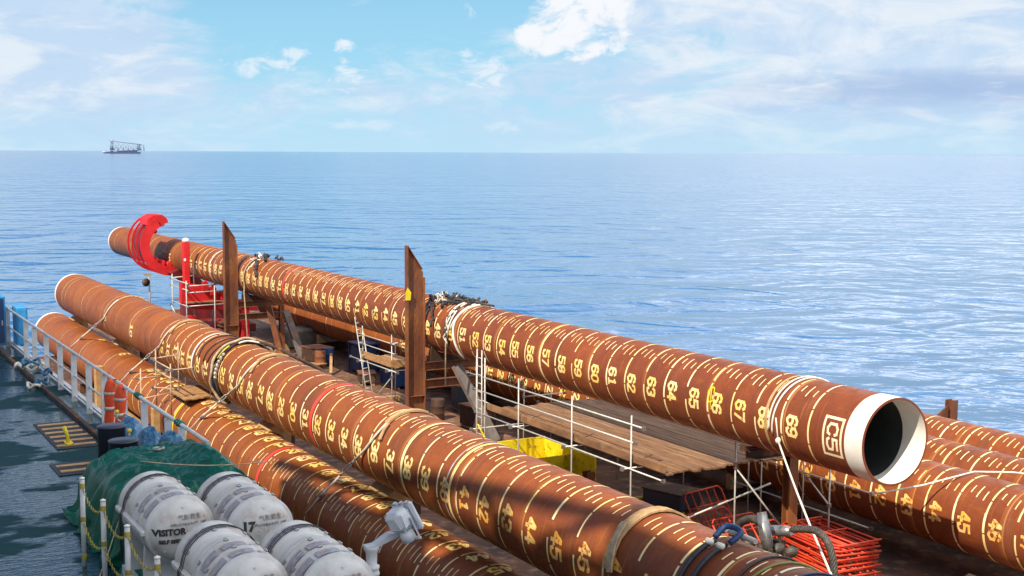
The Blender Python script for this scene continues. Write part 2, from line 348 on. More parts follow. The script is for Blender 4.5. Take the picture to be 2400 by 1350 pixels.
M['blue'] = mat('blue_paint', (0.03, 0.30, 0.62), (0.02, 0.18, 0.40), 2, 0.5, c3=(0.3, 0.4, 0.45), sc3=4, t3=(0.6, 0.75))
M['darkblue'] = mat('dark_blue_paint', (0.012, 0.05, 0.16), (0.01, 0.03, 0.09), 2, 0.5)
M['bluebag'] = mat('blue_plastic_sheet', (0.05, 0.20, 0.36), (0.015, 0.07, 0.16), 5, 0.5, bump=1.0, bsc=9, c3=(0.25, 0.38, 0.48), sc3=9, t3=(.56, .66))
M['concrete'] = mat('weathered_concrete', (0.16, 0.14, 0.11), (0.10, 0.085, 0.07), 2, 0.85, bump=0.3)
M['green'] = mat('green_rope', (0.02, 0.22, 0.14), (0.02, 0.13, 0.09), 8, 0.8)
M['lamp'] = mat('grey_lamp_housing', (0.55, 0.57, 0.60), (0.45, 0.47, 0.50), 3, 0.4)
M['glass'] = mat('lamp_glass', (0.25, 0.22, 0.2), (0.18, 0.16, 0.15), 3, 0.08)
M['shipgrey'] = mat('pale_ship_paint', (0.72, 0.74, 0.76), (0.62, 0.64, 0.66), 0.5, 0.5)
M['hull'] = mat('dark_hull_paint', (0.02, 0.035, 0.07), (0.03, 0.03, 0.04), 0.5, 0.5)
M['vest'] = mat('orange_lifejacket_cloth', (0.78, 0.09, 0.02), (0.60, 0.06, 0.02), 6, 0.8)
M['chain'] = mat('faded_yellow_chain', (0.42, 0.34, 0.05), (0.25, 0.2, 0.04), 6, .6)
M['brass'] = mat('yellow_lamp_plastic', (0.85, 0.62, 0.04), None, 5, 0.3)
M['farsteel'] = mat('hazed_jacket_steel', (0.26, 0.31, 0.40), (0.20, 0.25, 0.34), 0.05, 0.6)  # pale blue put into the steel colour in place of haze

# deck of the supply ship: dark green paint, half covered by standing rain water
def wetdeck():
    m = mat('wet_green_deck', (0.003, 0.036, 0.044), (0.008, 0.040, 0.044), 1.3, 0.6, c3=(0.045, 0.030, 0.018), sc3=3.3, t3=(0.60, 0.72))
    nt = m.node_tree; N = nt.nodes; L = nt.links; b = N['Principled BSDF']
    tc = N.new('ShaderNodeTexCoord'); mp = N.new('ShaderNodeMapping'); mp.inputs['Scale'].default_value = (0.42, 0.62, 1); mp.inputs['Rotation'].default_value = (0, 0, 0.35); L.new(tc.outputs['Object'], mp.inputs[0])
    n = N.new('ShaderNodeTexNoise'); n.inputs['Scale'].default_value = 1.0; n.inputs['Detail'].default_value = 5; n.inputs['Roughness'].default_value = 0.55; L.new(mp.outputs[0], n.inputs['Vector'])
    r = N.new('ShaderNodeMapRange'); r.inputs[1].default_value = 0.47; r.inputs[2].default_value = 0.51; r.inputs[3].default_value = 0.62; r.inputs[4].default_value = 0.05; L.new(n.outputs[0], r.inputs[0]); L.new(r.outputs[0], b.inputs['Roughness'])
    r2 = N.new('ShaderNodeMapRange'); r2.inputs[1].default_value = 0.47; r2.inputs[2].default_value = 0.51; r2.inputs[3].default_value = 0.12; r2.inputs[4].default_value = 0.7; L.new(n.outputs[0], r2.inputs[0]); L.new(r2.outputs[0], b.inputs['Specular IOR Level'])
    n2 = N.new('ShaderNodeTexNoise'); n2.inputs['Scale'].default_value = 9; n2.inputs['Detail'].default_value = 4; mp2 = N.new('ShaderNodeMapping'); mp2.inputs['Scale'].default_value = (0.5, 1.6, 1); L.new(tc.outputs['Object'], mp2.inputs[0]); L.new(mp2.outputs[0], n2.inputs['Vector'])
    bn = N.new('ShaderNodeBump'); bn.inputs['Strength'].default_value = 0.6; bn.inputs['Distance'].default_value = 0.02; L.new(n2.outputs[0], bn.inputs['Height']); L.new(bn.outputs[0], b.inputs['Normal'])
    return m
M['wetdeck'] = wetdeck()

# ------------------------------------------------------------------ sea
def sea():
    m = bpy.data.materials.new('sea_water'); m.use_nodes = True; nt = m.node_tree; N = nt.nodes; L = nt.links; b = N['Principled BSDF']
    b.inputs['Base Color'].default_value = (0.022, 0.12, 0.29, 1); b.inputs['Roughness'].default_value = 0.10; b.inputs['IOR'].default_value = 1.333
    geo = N.new('ShaderNodeNewGeometry')
    def nz(sx, sy, rot, scale, det, rough, dist=0.0):
        q = N.new('ShaderNodeMapping'); q.inputs['Scale'].default_value = (sx, sy, 1); q.inputs['Rotation'].default_value = (0, 0, rot); L.new(geo.outputs['Position'], q.inputs[0])
        n = N.new('ShaderNodeTexNoise'); n.inputs['Scale'].default_value = scale; n.inputs['Detail'].default_value = det; n.inputs['Roughness'].default_value = rough; n.inputs['Distortion'].default_value = dist
        L.new(q.outputs[0], n.inputs['Vector']); return n.outputs[0]
    def mth(op, a, bb):
        n = N.new('ShaderNodeMath'); n.operation = op
        for i, v in enumerate((a, bb)):
            if isinstance(v, (int, float)): n.inputs[i].default_value = v
            else: L.new(v, n.inputs[i])
        return n.outputs[0]
    h0 = nz(0.8, 1.0, 0.25, 0.030, 3, 0.5, 0.8)
    h1 = nz(0.8, 1.0, -0.25, 0.10, 2, 0.45, 1.0)
    h2 = nz(0.8, 1.0, 0.5, 0.50, 2, 0.5, 1.2)
    h3 = nz(0.9, 1.0, -0.5, 2.2, 3, 0.55, 0.8)
    patch = nz(0.4, 1.0, 0.1, 0.016, 4, 0.55, 0.8)       # cat's-paws: rougher and calmer patches
    pr = N.new('ShaderNodeMapRange'); pr.inputs[1].default_value = 0.36; pr.inputs[2].default_value = 0.64; pr.inputs[3].default_value = 0.25; pr.inputs[4].default_value = 1.5; L.new(patch, pr.inputs[0])
    h = mth('ADD', mth('ADD', mth('MULTIPLY', h0, 2.6), mth('MULTIPLY', h1, 1.7)), mth('MULTIPLY', pr.outputs[0], mth('ADD', mth('MULTIPLY', h2, 0.20), mth('MULTIPLY', h3, 0.015))))
    bn = N.new('ShaderNodeBump'); bn.inputs['Strength'].default_value = 1.0; bn.inputs['Distance'].default_value = 1.0; L.new(h, bn.inputs['Height']); L.new(bn.outputs[0], b.inputs['Normal'])
    me = bpy.data.meshes.new('sea'); S = 90000
    me.from_pydata([(-S, -S, 0), (S, -S, 0), (S, S, 0), (-S, S, 0)], [], [(0, 1, 2, 3)]); me.materials.append(m)
    o = bpy.data.objects.new('sea', me); col.objects.link(o); o['kind'] = 'structure'; o['label'] = 'open blue sea with small ripples'
sea()

# ------------------------------------------------------------------ barge and support ship
DK = 3.7
b = thing('cargo_barge', (22, 40, 0), 'rusty flat deck of the cargo barge that carries the brown piles', 'barge')
MB().box((26.6, 39.5, 1.3), (18.2, 104, 4.6)).box((12.9, 30.6, 1.3), (9.2, 86, 4.6)).build('hull', M['hull'], b)
MB().prism([(8.2, -12.6), (17.5, -12.6), (35.8, -12.6), (35.8, 91.6), (17.5, 91.6), (17.5, 73.7), (8.2, 73.7)], (0, 0, DK - 0.045), (1, 0, 0), (0, 1, 0), 0.09).build('deck_plating', M['deck_rust'], b)
m = MB()
m.box((8.35, 30.5, DK + 0.10), (0.12, 86, 0.2)); m.box((35.65, 39.5, DK + 0.10), (0.12, 104, 0.2))
m.box((26.6, 91.45, DK + 0.10), (17.9, 0.12, 0.2)); m.box((12.9, 73.6, DK + .1), (8.9, .12, .2))
m.build('deck_edge_bar', M['rust'], b)

SD = 9.4
s = thing('support_ship', (-3, 20, 0), 'dark green rain-wet deck of the support ship at lower left', 'ship')
MB().box((-3.03, 15, 4.65), (17.9, 84, 9.3)).build('hull', M['hull'], s)
MB().box((-3.0, 15, SD - 0.04), (17.96, 84.1, 0.08)).build('deck', M['wetdeck'], s)
m = MB()
m.box((5.87, 29, SD + 0.05), (0.10, 40, 0.10)); m.build('deck_edge_bar', M['galv_rail'], s)
# low dark bar running beside the rail
m = MB(); m.box((5.35, 33, SD + 0.04), (0.09, 15, 0.08)); m.build('dark_deck_bar', M['rust_dark'], s)
# unseen ship's house blocks, stepped to shape the shade on deck and piles
def block(nm, n0, n1, t0, t1, z0, z1):
    MB().box(((n0 + n1) / 2, (t0 + t1) / 2, (z0 + z1) / 2), (n1 - n0, t1 - t0, z1 - z0)).build(nm, M['shipgrey'], s)
block('shade_house', -12, -8, 25.9, 44, SD, 27.15)
block('shade_house', -12, -8, 16, 25.7, SD, 31.0)
block('shade_house', -12, -8, 9.3, 15.8, SD, 32.4)
block('shade_house_tall', -12, -8, 5.8, 9.1, SD, 34.3)
block('shade_house_tall', -12, -8, -24, 5.6, SD, 38.5)
m = MB()
for a in range(6):
    for k in range(9):
        m.box((-7.985, -20 + k * 3.0, 11.4 + a * 3.6), (0.03, 1.6, 1.1))
m.build('window', M['glass'], s)
m = MB()      # unseen jib-like bars added above the house to break up the piles' shade
for (t0, z0, t1, z1, r) in ((9, 35.0, 27, 31.6, 0.2), (9, 33.6, 26, 31.0, 0.15), (9, 35.0, 12, 33.2, 0.1), (12, 33.2, 15, 33.9, 0.1), (15, 33.9, 18, 32.2, 0.1), (18, 32.2, 21, 32.8, 0.1), (9.1, 32, 9.1, 37.5, .22), (13.2, 32, 13.2, 33.4, .4), (19.4, 31, 19.4, 31.9, .5), (22.4, 31, 22.4, 31.7, .35), (24.6, 31, 24.6, 31.9, .3)):
    m.tube([(-8.6, t0, z0), (-8.6, t1, z1)], r, 10)
m.lathe([(0.8, 0), (1.0, 0.3), (1.0, .5), (0.5, .9), (0, 1.0)], (-9, 17.6, 31.0), seg=20)
m.build('shade_bars', M['shipgrey'], s)

# ------------------------------------------------------------------ piles
R = 1.067
GL = {'0': [[(.38, 0), (0, .3), (0, 1.4), (.38, 1.7)], [(.62, 1.7), (1, 1.4), (1, .3), (.62, 0)]],
 '1': [[(.55, 0), (.55, .75)], [(.55, .95), (.55, 1.7), (.25, 1.5)], [(.2, 0), (.9, 0)]],
 '2': [[(0, 1.3), (.15, 1.65), (.42, 1.7)], [(.62, 1.7), (.95, 1.5), (.95, 1.15), (.6, .78)], [(.48, .66), (0, .1), (.1, 0), (1, 0)]],
 '3': [[(0, 1.4), (.15, 1.68), (.42, 1.7)], [(.62, 1.7), (1, 1.5), (1, 1.05), (.6, .9)], [(.65, .8), (1, .65), (1, .2), (.62, 0)], [(.42, 0), (.12, .03), (0, .32)]],
 '4': [[(.70, 1.7), (.70, .58)], [(.55, 1.6), (.02, .62), (.02, .5), (.5, .5)], [(.70, .38), (.70, 0)], [(.86, .5), (1.02, .5)]],
 '5': [[(.95, 1.7), (.55, 1.7)], [(.38, 1.7), (.05, 1.7), (.03, 1.0), (.42, 1.02)], [(.58, 1.02), (.98, .9), (1, .25), (.62, 0)], [(.42, 0), (.12, .03), (0, .32)]],
 '6': [[(.95, 1.45), (.8, 1.68), (.58, 1.7)], [(.40, 1.7), (.03, 1.4), (0, .3), (.38, 0)], [(.58, 0), (1, .25), (1, .75), (.6, .95)], [(.42, .95), (.2, .9)]],
 '7': [[(0, 1.7), (.45, 1.7)], [(.62, 1.7), (1, 1.7), (.72, 1.0)], [(.66, .82), (.35, 0)]],
 '8': [[(.4, .9), (.05, 1.1), (.05, 1.5), (.4, 1.7)], [(.6, 1.7), (.95, 1.5), (.95, 1.1), (.6, .9)], [(.4, .78), (0, .6), (0, .2), (.4, 0)], [(.6, 0), (1, .2), (1, .6), (.6, .78)]],
 '9': [[(.05, .25), (.2, .02), (.42, 0)], [(.6, 0), (.97, .3), (1, 1.4), (.62, 1.7)], [(.42, 1.7), (0, 1.45), (0, .95), (.4, .75)], [(.58, .75), (.8, .8)]],
 'C': [[(.95, 1.30), (.85, 1.62), (.40, 1.7), (0, 1.35), (0, .35), (.40, 0), (.85, .08), (.95, .40)]]}
def cylpt(a, zc, t, ph, r): return (a - cos(ph) * r, t, zc + sin(ph) * r)
def stroke(mb, a, zc, pts, w, r):
    # pts: (t, phi) polyline laid on the pile's skin
    for (t0, p0), (t1, p1) in zip(pts, pts[1:]):
        du, dv = t1 - t0, (p1 - p0) * R; ln = hypot(du, dv)
        if ln < 1e-5: continue
        ux, uy = du / ln, dv / ln; e = w * 0.42
        n = max(1, int(math.ceil(ln / 0.09)))
        vl = []
        for i in range(n + 1):
            q = -e + (ln + 2 * e) * i / n
            for sg in (-1, 0, 1):
                tt = t0 + ux * q - uy * sg * w / 2; pp = p0 + (uy * q + ux * sg * w / 2) / R
                vl.append(cylpt(a, zc, tt, pp, r))
        F = []
        for i in range(n):
            for s_ in (0, 1): F.append((i * 3 + s_, i * 3 + s_ + 1, (i + 1) * 3 + s_ + 1, (i + 1) * 3 + s_))
        mb.add(vl, F)
def label(mb, a, zc, tk, txt, phc, gh=0.36, gw=0.20, sw=0.080, off=0.17):
    # digits stand upright when the pile does: their tops point to the near end, they read round the skin
    nchar = len(txt); pitch = gw + 0.09; tot = nchar * pitch - 0.09
    r = R + 0.007
    for i, ch in enumerate(txt):
        c0 = -tot / 2 + i * pitch
        for pl in GL[ch]:
            stroke(mb, a, zc, [(tk - off - y / 1.7 * gh, phc - (c0 + x * gw) / R) for x, y in pl], sw, r)
def arc(mb, a, zc, t, p0, p1, w, r=R + 0.006, step=0.06):
    n = max(2, int(abs(p1 - p0) / step) + 1); vl = []; F = []
    for i in range(n + 1):
        p = p0 + (p1 - p0) * i / n
        vl += [cylpt(a, zc, t - w / 2, p, r), cylpt(a, zc, t + w / 2, p, r)]
    for i in range(n): F.append((2 * i, 2 * i + 1, 2 * i + 3, 2 * i + 2))
    mb.add(vl, F)
def pile(a, zc, s0, t_near, t_far, lab, labphi, tickphi, shift, k0=15, k1=72, k_tick=31, orange_from=99, red=31.8, ends=(True, True), kmax=99, fa=(22, 52), warm=0.15):
    root = thing('steel_pile', (a, t_near, zc), lab, 'steel pile', 'steel foundation piles lying on the barge')
    pm = pile_mat('rusted_pile_steel', shift, fa, warm)
    seg = 128
    m = MB(); ts = [t_near + 0.0] + [t_near + (t_far - t_near) * i / 14 for i in range(1, 14)] + [t_far]
    def ringv(r, t): return [cylpt(a, zc, t, 2 * pi * k / seg, r) for k in range(seg)]
    vl = []; [vl.extend(ringv(R, t)) for t in ts]
    F = [(i * seg + k, (i + 1) * seg + k, (i + 1) * seg + (k + 1) % seg, i * seg + (k + 1) % seg) for i in range(len(ts) - 1) for k in range(seg)]
    m.add(vl, F, True)
    RI = R - 0.055                               # wall thickness, annular end faces
    for t, fl in ((t_near, 0), (t_far, 1)):
        vl = ringv(R, t) + ringv(RI, t); F = [((k, (k + 1) % seg, seg + (k + 1) % seg, seg + k))[::(1 if fl else -1)] for k in range(seg)]; m.add(vl, F)
    tb_ = m.build('tube', pm, root); troot = root; root = tb_
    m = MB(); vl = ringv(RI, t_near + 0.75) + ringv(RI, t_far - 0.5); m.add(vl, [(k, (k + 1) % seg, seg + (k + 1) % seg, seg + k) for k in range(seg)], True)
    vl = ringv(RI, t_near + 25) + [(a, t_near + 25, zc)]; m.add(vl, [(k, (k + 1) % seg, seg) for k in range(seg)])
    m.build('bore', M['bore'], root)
    for t0, t1, s0_, s1_ in ((t_near, t_near + 0.75, t_near + 0.012, t_near + 0.60), (t_far - 0.5, t_far, t_far - 0.33, t_far - 0.012)):
        m = MB(); m.add(ringv(RI, t0) + ringv(RI, t1), [(k, (k + 1) % seg, seg + (k + 1) % seg, seg + k) for k in range(seg)], True)
        t0, t1 = s0_, s1_
        m.add(ringv(R + 0.004, t0) + ringv(R + 0.004, t1), [(k, seg + k, seg + (k + 1) % seg, (k + 1) % seg) for k in range(seg)], True)
        m.build('white_end_paint', M['white'], root)
    # rings, ticks, numbers
    rg, dg, do = MB(), MB(), MB()
    rnd = random.Random(int(shift * 100) + 3)
    for k in range(-10, k1):
        t = -(k + s0)
        if t < t_near + 0.9: break
        if k < k0 and k % 5: continue
        if t > t_far - 1.2: continue
        w = 0.062 * rnd.uniform(0.85, 1.1); jt = rnd.uniform(-.02, .02); p = rnd.uniform(0, 0.5)
        if k >= k0:
            while p < 2 * pi:
                arc(rg, a, zc, t + jt + rnd.uniform(-.006, .006), p, p + 0.50 + rnd.uniform(-.03, .015), w * rnd.uniform(.75, 1.15)); p += 0.545
        else: arc(rg, a, zc, t, -1.6, 2.6, 0.03)
        if k >= k_tick and k < kmax + 1:
            for q, ln, pc in ((.25, .22, .05), (.5, .40, 0), (.75, .24, -.05)):
                arc(rg, a, zc, t - q + rnd.uniform(-.02, .02), tickphi + rnd.uniform(-.04, .04) - ln / 2 + pc, tickphi + ln / 2 + pc, 0.030 * rnd.uniform(.8, 1.2))
        if 0 < k <= kmax and (k >= k0 or k % 5 == 0): label(do if k >= orange_from else dg, a, zc, t, str(k), labphi + rnd.uniform(-.045, .045), off=0.17 + rnd.uniform(-.04, .05))
    rg.build('depth_ring_paint', M['ringpaint'], root)
    if dg.v: dg.build('depth_number_paint', M['paint'], root)
    if do.v: do.build('depth_number_paint', M['paint_orange'], root)
    if red:
        m = MB(); t = -(red + s0) ; arc(m, a, zc, t, -1.4, 3.4, 0.19, R + 0.010); m.build('red_band', M['redpaint'], root)
    return troot
P1 = pile(23.067, 8.176, -94.13, 22.28, 101.3, 'raised brown pile stamped C5, its white open end facing the camera', 0.055, radians(57), 0.31, orange_from=99, kmax=69)
P2 = pile(14.187, 7.231, -66.80, -6, 73.8, 'long brown pile lying on top of the left pair, its stencils running 15 to 46', 0.10, radians(72), 1.7, orange_from=40, fa=(15, 62), warm=0.45)
P3 = pile(13.6, 4.8, -69.95, -6, 77.0, 'lowest left brown pile, beside the white ship railing and half in broken shade', radians(90), radians(46), 2.9, fa=(10, 50), warm=0.6)
P4 = pile(27.82, 5.397, -68.72, -4, 81, 'front pile of the right-hand three, its stencil 45 showing under the white pile end', 0.034, radians(52), 4.4, orange_from=38, red=None)
P5 = pile(30.35, 5.397, -67.6, -4, 81, 'middle pile of the three lying on the right side of the barge', 0.034, radians(60), 5.6, red=None, k0=20)
P6 = pile(32.9, 5.397, -68.1, -4, 81, 'outermost pile on the right, next to the open sea', 0.034, radians(62), 7.3, red=None, k0=20)
# boxed stencil C5 near the white end
m = MB(); a, zc = 23.067, 8.176
for r0 in (0,):
    t0, t1, p0, p1 = 23.60, 23.00, radians(27), radians(-23)
    w = 0.07
    stroke(m, a, zc, [(t0, p0), (t0, p1)], w, R + .007); stroke(m, a, zc, [(t1, p0), (t1, p1)], w, R + .007)
    stroke(m, a, zc, [(t0, p0), (t1, p0)], w, R + .008); stroke(m, a, zc, [(t0, p1), (t1, p1)], w, R + .008)
label(m, a, zc, 23.46, 'C5', radians(2), gh=0.33, gw=0.27, sw=0.068, off=0.0)
m.build('boxed_stencil', mat('cream_stencil_paint', (0.85, 0.76, 0.55), (0.82, 0.66, 0.36), 5, 0.6), P1)
# hand-drawn yellow loop beside 66
m = MB(); pts = [(28.03 + 0.13 * cos(u) + 0.02 * sin(3 * u), radians(16) + 0.19 * sin(u)) for u in [i * pi / 12 for i in range(25)]]
stroke(m, a, zc, pts, 0.04, R + .010); stroke(m, a, zc, [(28.08, radians(27)), (28.0, radians(10)), (28.0, radians(-5))], 0.04, R + .011)
m.build('yellow_chalk_mark', M['yellow'], P1)
# pale joint tapes round the piles
def tape(t, a, zc, w, nm, mt, root, dr=0.012, p0=-1.5, p1=3.5):
    m = MB(); arc(m, a, zc, t, p0, p1, w, R + dr, 0.05); m.build(nm, mt, root)
tape(25.72, a, zc, 0.10, 'joint_tape', M['canvas'], P1); tape(74.9, a, zc, 0.14, 'joint_tape', M['rope'], P1)
tape(37.15, a, zc, .08, 'joint_tape', M['paint'], P1)
tape(47.15, 14.187, 7.231, 0.15, 'joint_tape', M['white'], P2); tape(70.9, 14.187, 7.231, .10, 'joint_tape', M['canvas'], P2)
for t in (26.15, 28.75): tape(t, 14.187, 7.231, 0.11, 'joint_tape', M['paint'], P2)
tape(26.35, 14.187, 7.231, .05, 'joint_tape', M['galv'], P2)
tape(47.75, 13.6, 4.8, .16, 'yellow_band', M['yellow'], P3, p0=-.5, p1=1.4)

# ------------------------------------------------------------------ guide posts and their frames
def guide_post(n0, t0, zt, lab, extra):
    root = thing('guide_post', (n0, t0, DK), lab, 'steel post', 'slant-topped guide posts beside the raised pile')
    h, b = 0.74, 0.30; zl, zr = zt, zt - 1.05
    MB().prism([(-h / 2 + .03, DK - zt), (h / 2 - .03, DK - zt), (h / 2 - .03, zr - zt), (h / 2 - 0.12, zr + .12 - zt), (-h / 2 + .05, -0.02), (-h / 2 + .03, 0)], (n0, t0, zt), (1, 0, 0), (0, 0, 1), 0.03).build('web', M['rust'], root, bevel=0)
    MB().box((n0 - h / 2 + .015, t0, (DK + zt) / 2), (0.03, b, zt - DK)).build('flange', M['rust'], root)
    MB().box((n0 + h / 2 - .015, t0, (DK + zr - .2) / 2), (0.03, b, zr - .2 - DK)).build('flange', M['rust'], root)
    m = MB()
    m.beam((n0 - h / 2 + .02, t0, zt + .005), (n0 + h / 2 - .1, t0, zr + .12), b * .9, 0.025); m.build('slant_cap', M['rust'], root)
    # arms that carry the pile
    for z in extra[0]:
        m = MB(); m.hbeam((n0 + h / 2, t0, z), (n0 + h / 2 + extra[1], t0, z), 0.28, 0.34, upv_=(0, 0, 1)); m.build('arm', M['rust'], root)
    m = MB()
    for k, zz in enumerate((DK + 1.0, DK + 1.8)): m.box((n0, t0, zz), (h - .062, b * .9, .02))
    m.build('stiffener', M['rust'], root)
    m = MB(); m.hbeam((n0 + h / 2 + extra[1] - .1, t0, DK), (n0 + h / 2 + extra[1] - .1, t0, extra[0][0] - .171), 0.26, 0.26, upv_=(0, 1, 0)); m.build('prop', M['rust'], root)
    m = MB(); m.box((n0, t0, DK + .02), (1.3, .9, .04)); m.build('base_plate', M['rust_dark'], root)
    m = MB(); zc = extra[0][0] + .17; xa = 23.067
    poly = [(-1.0, 0), (1.0, 0), (1.0, .12)] + [(cos(u) * 1.14, 8.176 + sin(u) * 1.14 - zc) for u in [radians(-28 - i * 8) for i in range(16)]] + [(-1.0, .12)]
    poly = [(x, max(y, .03)) for x, y in poly]
    m.prism([(-.85, 0), (.85, 0)] + [(.85, .30)] + [(sin(-u) * 1.09, 8.176 - 1.09 * cos(u) - zc) for u in [radians(-45 + i * 9) for i in range(11)]] + [(-.85, .30)], (xa, t0, zc), (1, 0, 0), (0, 0, 1), 0.16).build('saddle', M['rust_dark'], root)
    return root
GB = guide_post(21.6, 46.0, 11.40, 'nearer slant-topped rusty guide post, beside the pile\'s stencil 49', ((6.65, 5.95), 2.6))
GA = guide_post(21.6, 69.6, 11.20, 'farther slant-topped rusty guide post, between red clamp and raised pile', ((6.65, 5.95), 2.6))
MB().prism([(-.12, 0), (.10, 0), (.13, .3), (-.02, .5), (-.12, .28)], (21.235, 45.845, 9.3), (1, 0, 0), (0, 0, 1), .01).build('yellow_mark', M['yellow'], GB)
# grey shores leaning by each post
def shore(p, q, lab, nm='raking_shore'):
    root = thing(nm, (q[0], q[1], DK), lab, 'steel brace', 'raking shores under the raised pile')
    MB().hbeam(p, q, 0.34, 0.42, .03, .025, (0, 1, 0.2)).build('brace', M['galv'] if 0 else mat('grey_weathered_steel', (0.22, 0.20, 0.19), (0.15, 0.12, 0.11), 2, 0.6, c3=(0.30, 0.12, 0.04), sc3=1.5, t3=(.52, .66)), root)
    MB().box((q[0], q[1], DK + .02), (.9, .7, .04)).build('foot_plate', M['rust_dark'], root)
    return root
shore((22.9, 45.0, 6.75), (24.3, 44.4, DK + .05), 'grey steel shore leaning right of the nearer guide post')
shore((24.2, 68.2, 6.35), (25.0, 67.8, DK + .05), 'grey steel shore leaning right of the farther guide post')
r_ = thing('timber_shore', (23.6, 68.3, DK), 'orange-brown leaning prop beside the farther guide post', 'prop')
MB().beam((23.3, 68.3, 6.6), (23.9, 68.0, DK), .3, .3).build('prop_bar', M['rust'], r_); MB().box((23.9, 68, DK + .015), (.6, .6, .03)).build('foot_plate', M['rust_dark'], r_)

# ------------------------------------------------------------------ red clamp that upends the piles
def clamp():
    root = thing('pile_clamp', (22.6, 80, DK), 'big red ribbed clamp, its curved claw open round the far end of the raised pile', 'clamp')
    cn, cz = 22.01, 9.02; RO, RI_ = 1.95, 1.35
    a0, a1 = radians(118), radians(284)
    for k, t in enumerate((83.3, 84.45, 85.6, 86.75)):
        m = MB(); pts = []
        N_ = 40
        for i in range(N_ + 1):
            u = a0 + (a1 - a0) * i / N_; pts.append((cos(u) * RO, sin(u) * (RO)))
        for i in range(N_, -1, -1):
            u = a0 + (a1 - a0) * i / N_; w = RI_ if k == 0 else 1.82; pts.append((cos(u) * w, sin(u) * w))
        # as quads so the bent plate triangulates cleanly
        vl = []; F = []
        for i in range(N_ + 1):
            x0, z0 = pts[i]; x1, z1 = pts[-1 - i]
            for y in (t - .035, t + .035): vl += [(cn + x0, y, cz + z0), (cn + x1, y, cz + z1)]
        for i in range(N_):
            b0 = i * 4; b1 = b0 + 4
            F += [(b0, b0 + 1, b1 + 1, b1), (b0 + 2, b1 + 2, b1 + 3, b0 + 3), (b0, b1, b1 + 2, b0 + 2), (b0 + 1, b0 + 3, b1 + 3, b1 + 1)]
        F += [(0, 2, 3, 1), (N_ * 4, N_ * 4 + 1, N_ * 4 + 3, N_ * 4 + 2)]
        m.add(vl, F); m.build('claw_rib', M['red'], root)
    m = MB(); vl = []; F = []; N_ = 40          # inner skin plate
    for i in range(N_ + 1):
        u = a0 + (a1 - a0) * i / N_
        for rr, y in ((1.52, 83.35), (1.42, 83.35), (1.42, 86.8), (1.52, 86.8)): vl.append((cn + cos(u) * rr, y, cz + sin(u) * rr))
    for i in range(N_):
        for j in range(4): F.append((i * 4 + j, i * 4 + (j + 1) % 4, i * 4 + 4 + (j + 1) % 4, i * 4 + 4 + j))
    m.add(vl, F, False); m.build('claw_skin', M['red_dark'], root)
    # hooked head at the top of the claw
    hx = cn + cos(a0) * 1.7; hz = cz + sin(a0) * 1.7
    MB().prism([(-.95, -.35), (-.85, .15), (-.35, .42), (.25, .40), (.55, .16), (.68, -.18), (.42, -.25), (.35, -.42), (.15, -.48), (.05, -.2), (-.3, -.3)], (hx + .10, 84.3, hz + .10), (.86, 0, 0), (0, 0, .86), 1.9).build('claw_head', M['red'], root, bevel=.03)
    for u, rr in ((a1 - .25, .2), (a1 - .62, .2), (a1 + .08, .2), (a0 + .3, .14), (a1 - 1.0, .14)):
        MB().lathe([(rr * .6, -.02), (rr, 0), (rr, 1.7), (rr * .6, 1.72)], (cn + cos(u) * (RI_ - .1), 83.7, cz + sin(u) * (RI_ - .1)), (0, 1, 0), 14).build('roller', M['red'], root)
        MB().beam((cn + cos(u) * (RI_ + .15), 83.5, cz + sin(u) * (RI_ + .15)), (cn + cos(u) * (RI_ - .15), 83.5, cz + sin(u) * (RI_ - .15)), .22, .12).build('roller_bracket', M['red'], root)
    # lower arm to the hinge and heavy base frame
    MB().prism([(-.4, .0), (.3, -.5), (.9, -1.5), (2.6, -2.3), (3.6, -2.4), (3.6, -1.5), (2.2, -1.2), (1.3, -.2), (.9, .25), (.3, .3)], (cn + .1, 83.0, 7.3), (1, 0, 0), (0, 0, 1), 1.0).build('lower_arm', M['red_dark'], root, bevel=.03)
    m = MB(); m.rbox((23.6, 82.2, 4.9), (2.4, 1.6, 1.1), .06); m.rbox((24.2, 79.5, 4.2), (3.0, 3.5, 0.5), .05); m.build('base_frame', M['red_dark'], root)
    # upright jack post this side of the pile
    m = MB(); m.rbox((21.38, 77.6, 8.15), (0.40, 0.36, 2.9), .05); m.build('jack_post', M['red'], root)
    m = MB(); m.lathe([(.2, 0), (.22, .1), (.16, .22), (0, .26)], (21.38, 77.6, 9.59), seg=14); m.build('jack_cap', M['rope'], root)
    m = MB(); m.box((21.26, 77.41, 8.55), (.12, .02, .16)); m.build('sight_plate', M['white'], root)
    m = MB(); m.prism([(-.5, 0), (.7, -.2), (2.6, -1.1), (4.2, -1.3), (4.2, -1.9), (.3, -1.6), (-.5, -1.2)], (21.4, 77.3, 7.2), (1, 0, 0), (0, 0, 1), .5); m.build('cross_arm', M['red'], root, bevel=.03)
    m = MB(); m.beam((21.5, 77.3, 5.2), (21.5, 77.3, DK), .5, .5); m.beam((24.8, 77.3, 5.6), (24.8, 77.3, DK), .5, .5); m.box((23, 77.3, 4.2), (3.0, .2, .25)); m.beam((21.6, 77.2, 3.9), (24.6, 77.2, 5.5), .16, .16); m.build('leg_frame', M['red'], root)
    for (n0, z0) in ((22.3, 7.0), (22.75, 6.7), (23.4, 6.4)):
        m = MB(); m.prism([(-.15, -.3), (.2, -.3), (.22, .1), (.05, .32), (-.2, .2)], (n0, 76.9, z0), (1, 0, 0), (0, 0, 1), .16); m.build('lug', M['red'], root, bevel=.02)
    m = MB()
    for k in range(5): m.box((23.35, 76.2, 3.95 + k * .22), (.9, .7, .07))
    m.box((23.35, 76.3, 4.4), (.5, .5, 1.2)); m.build('valve_stack', M['rust'], root)
    return root
clamp()

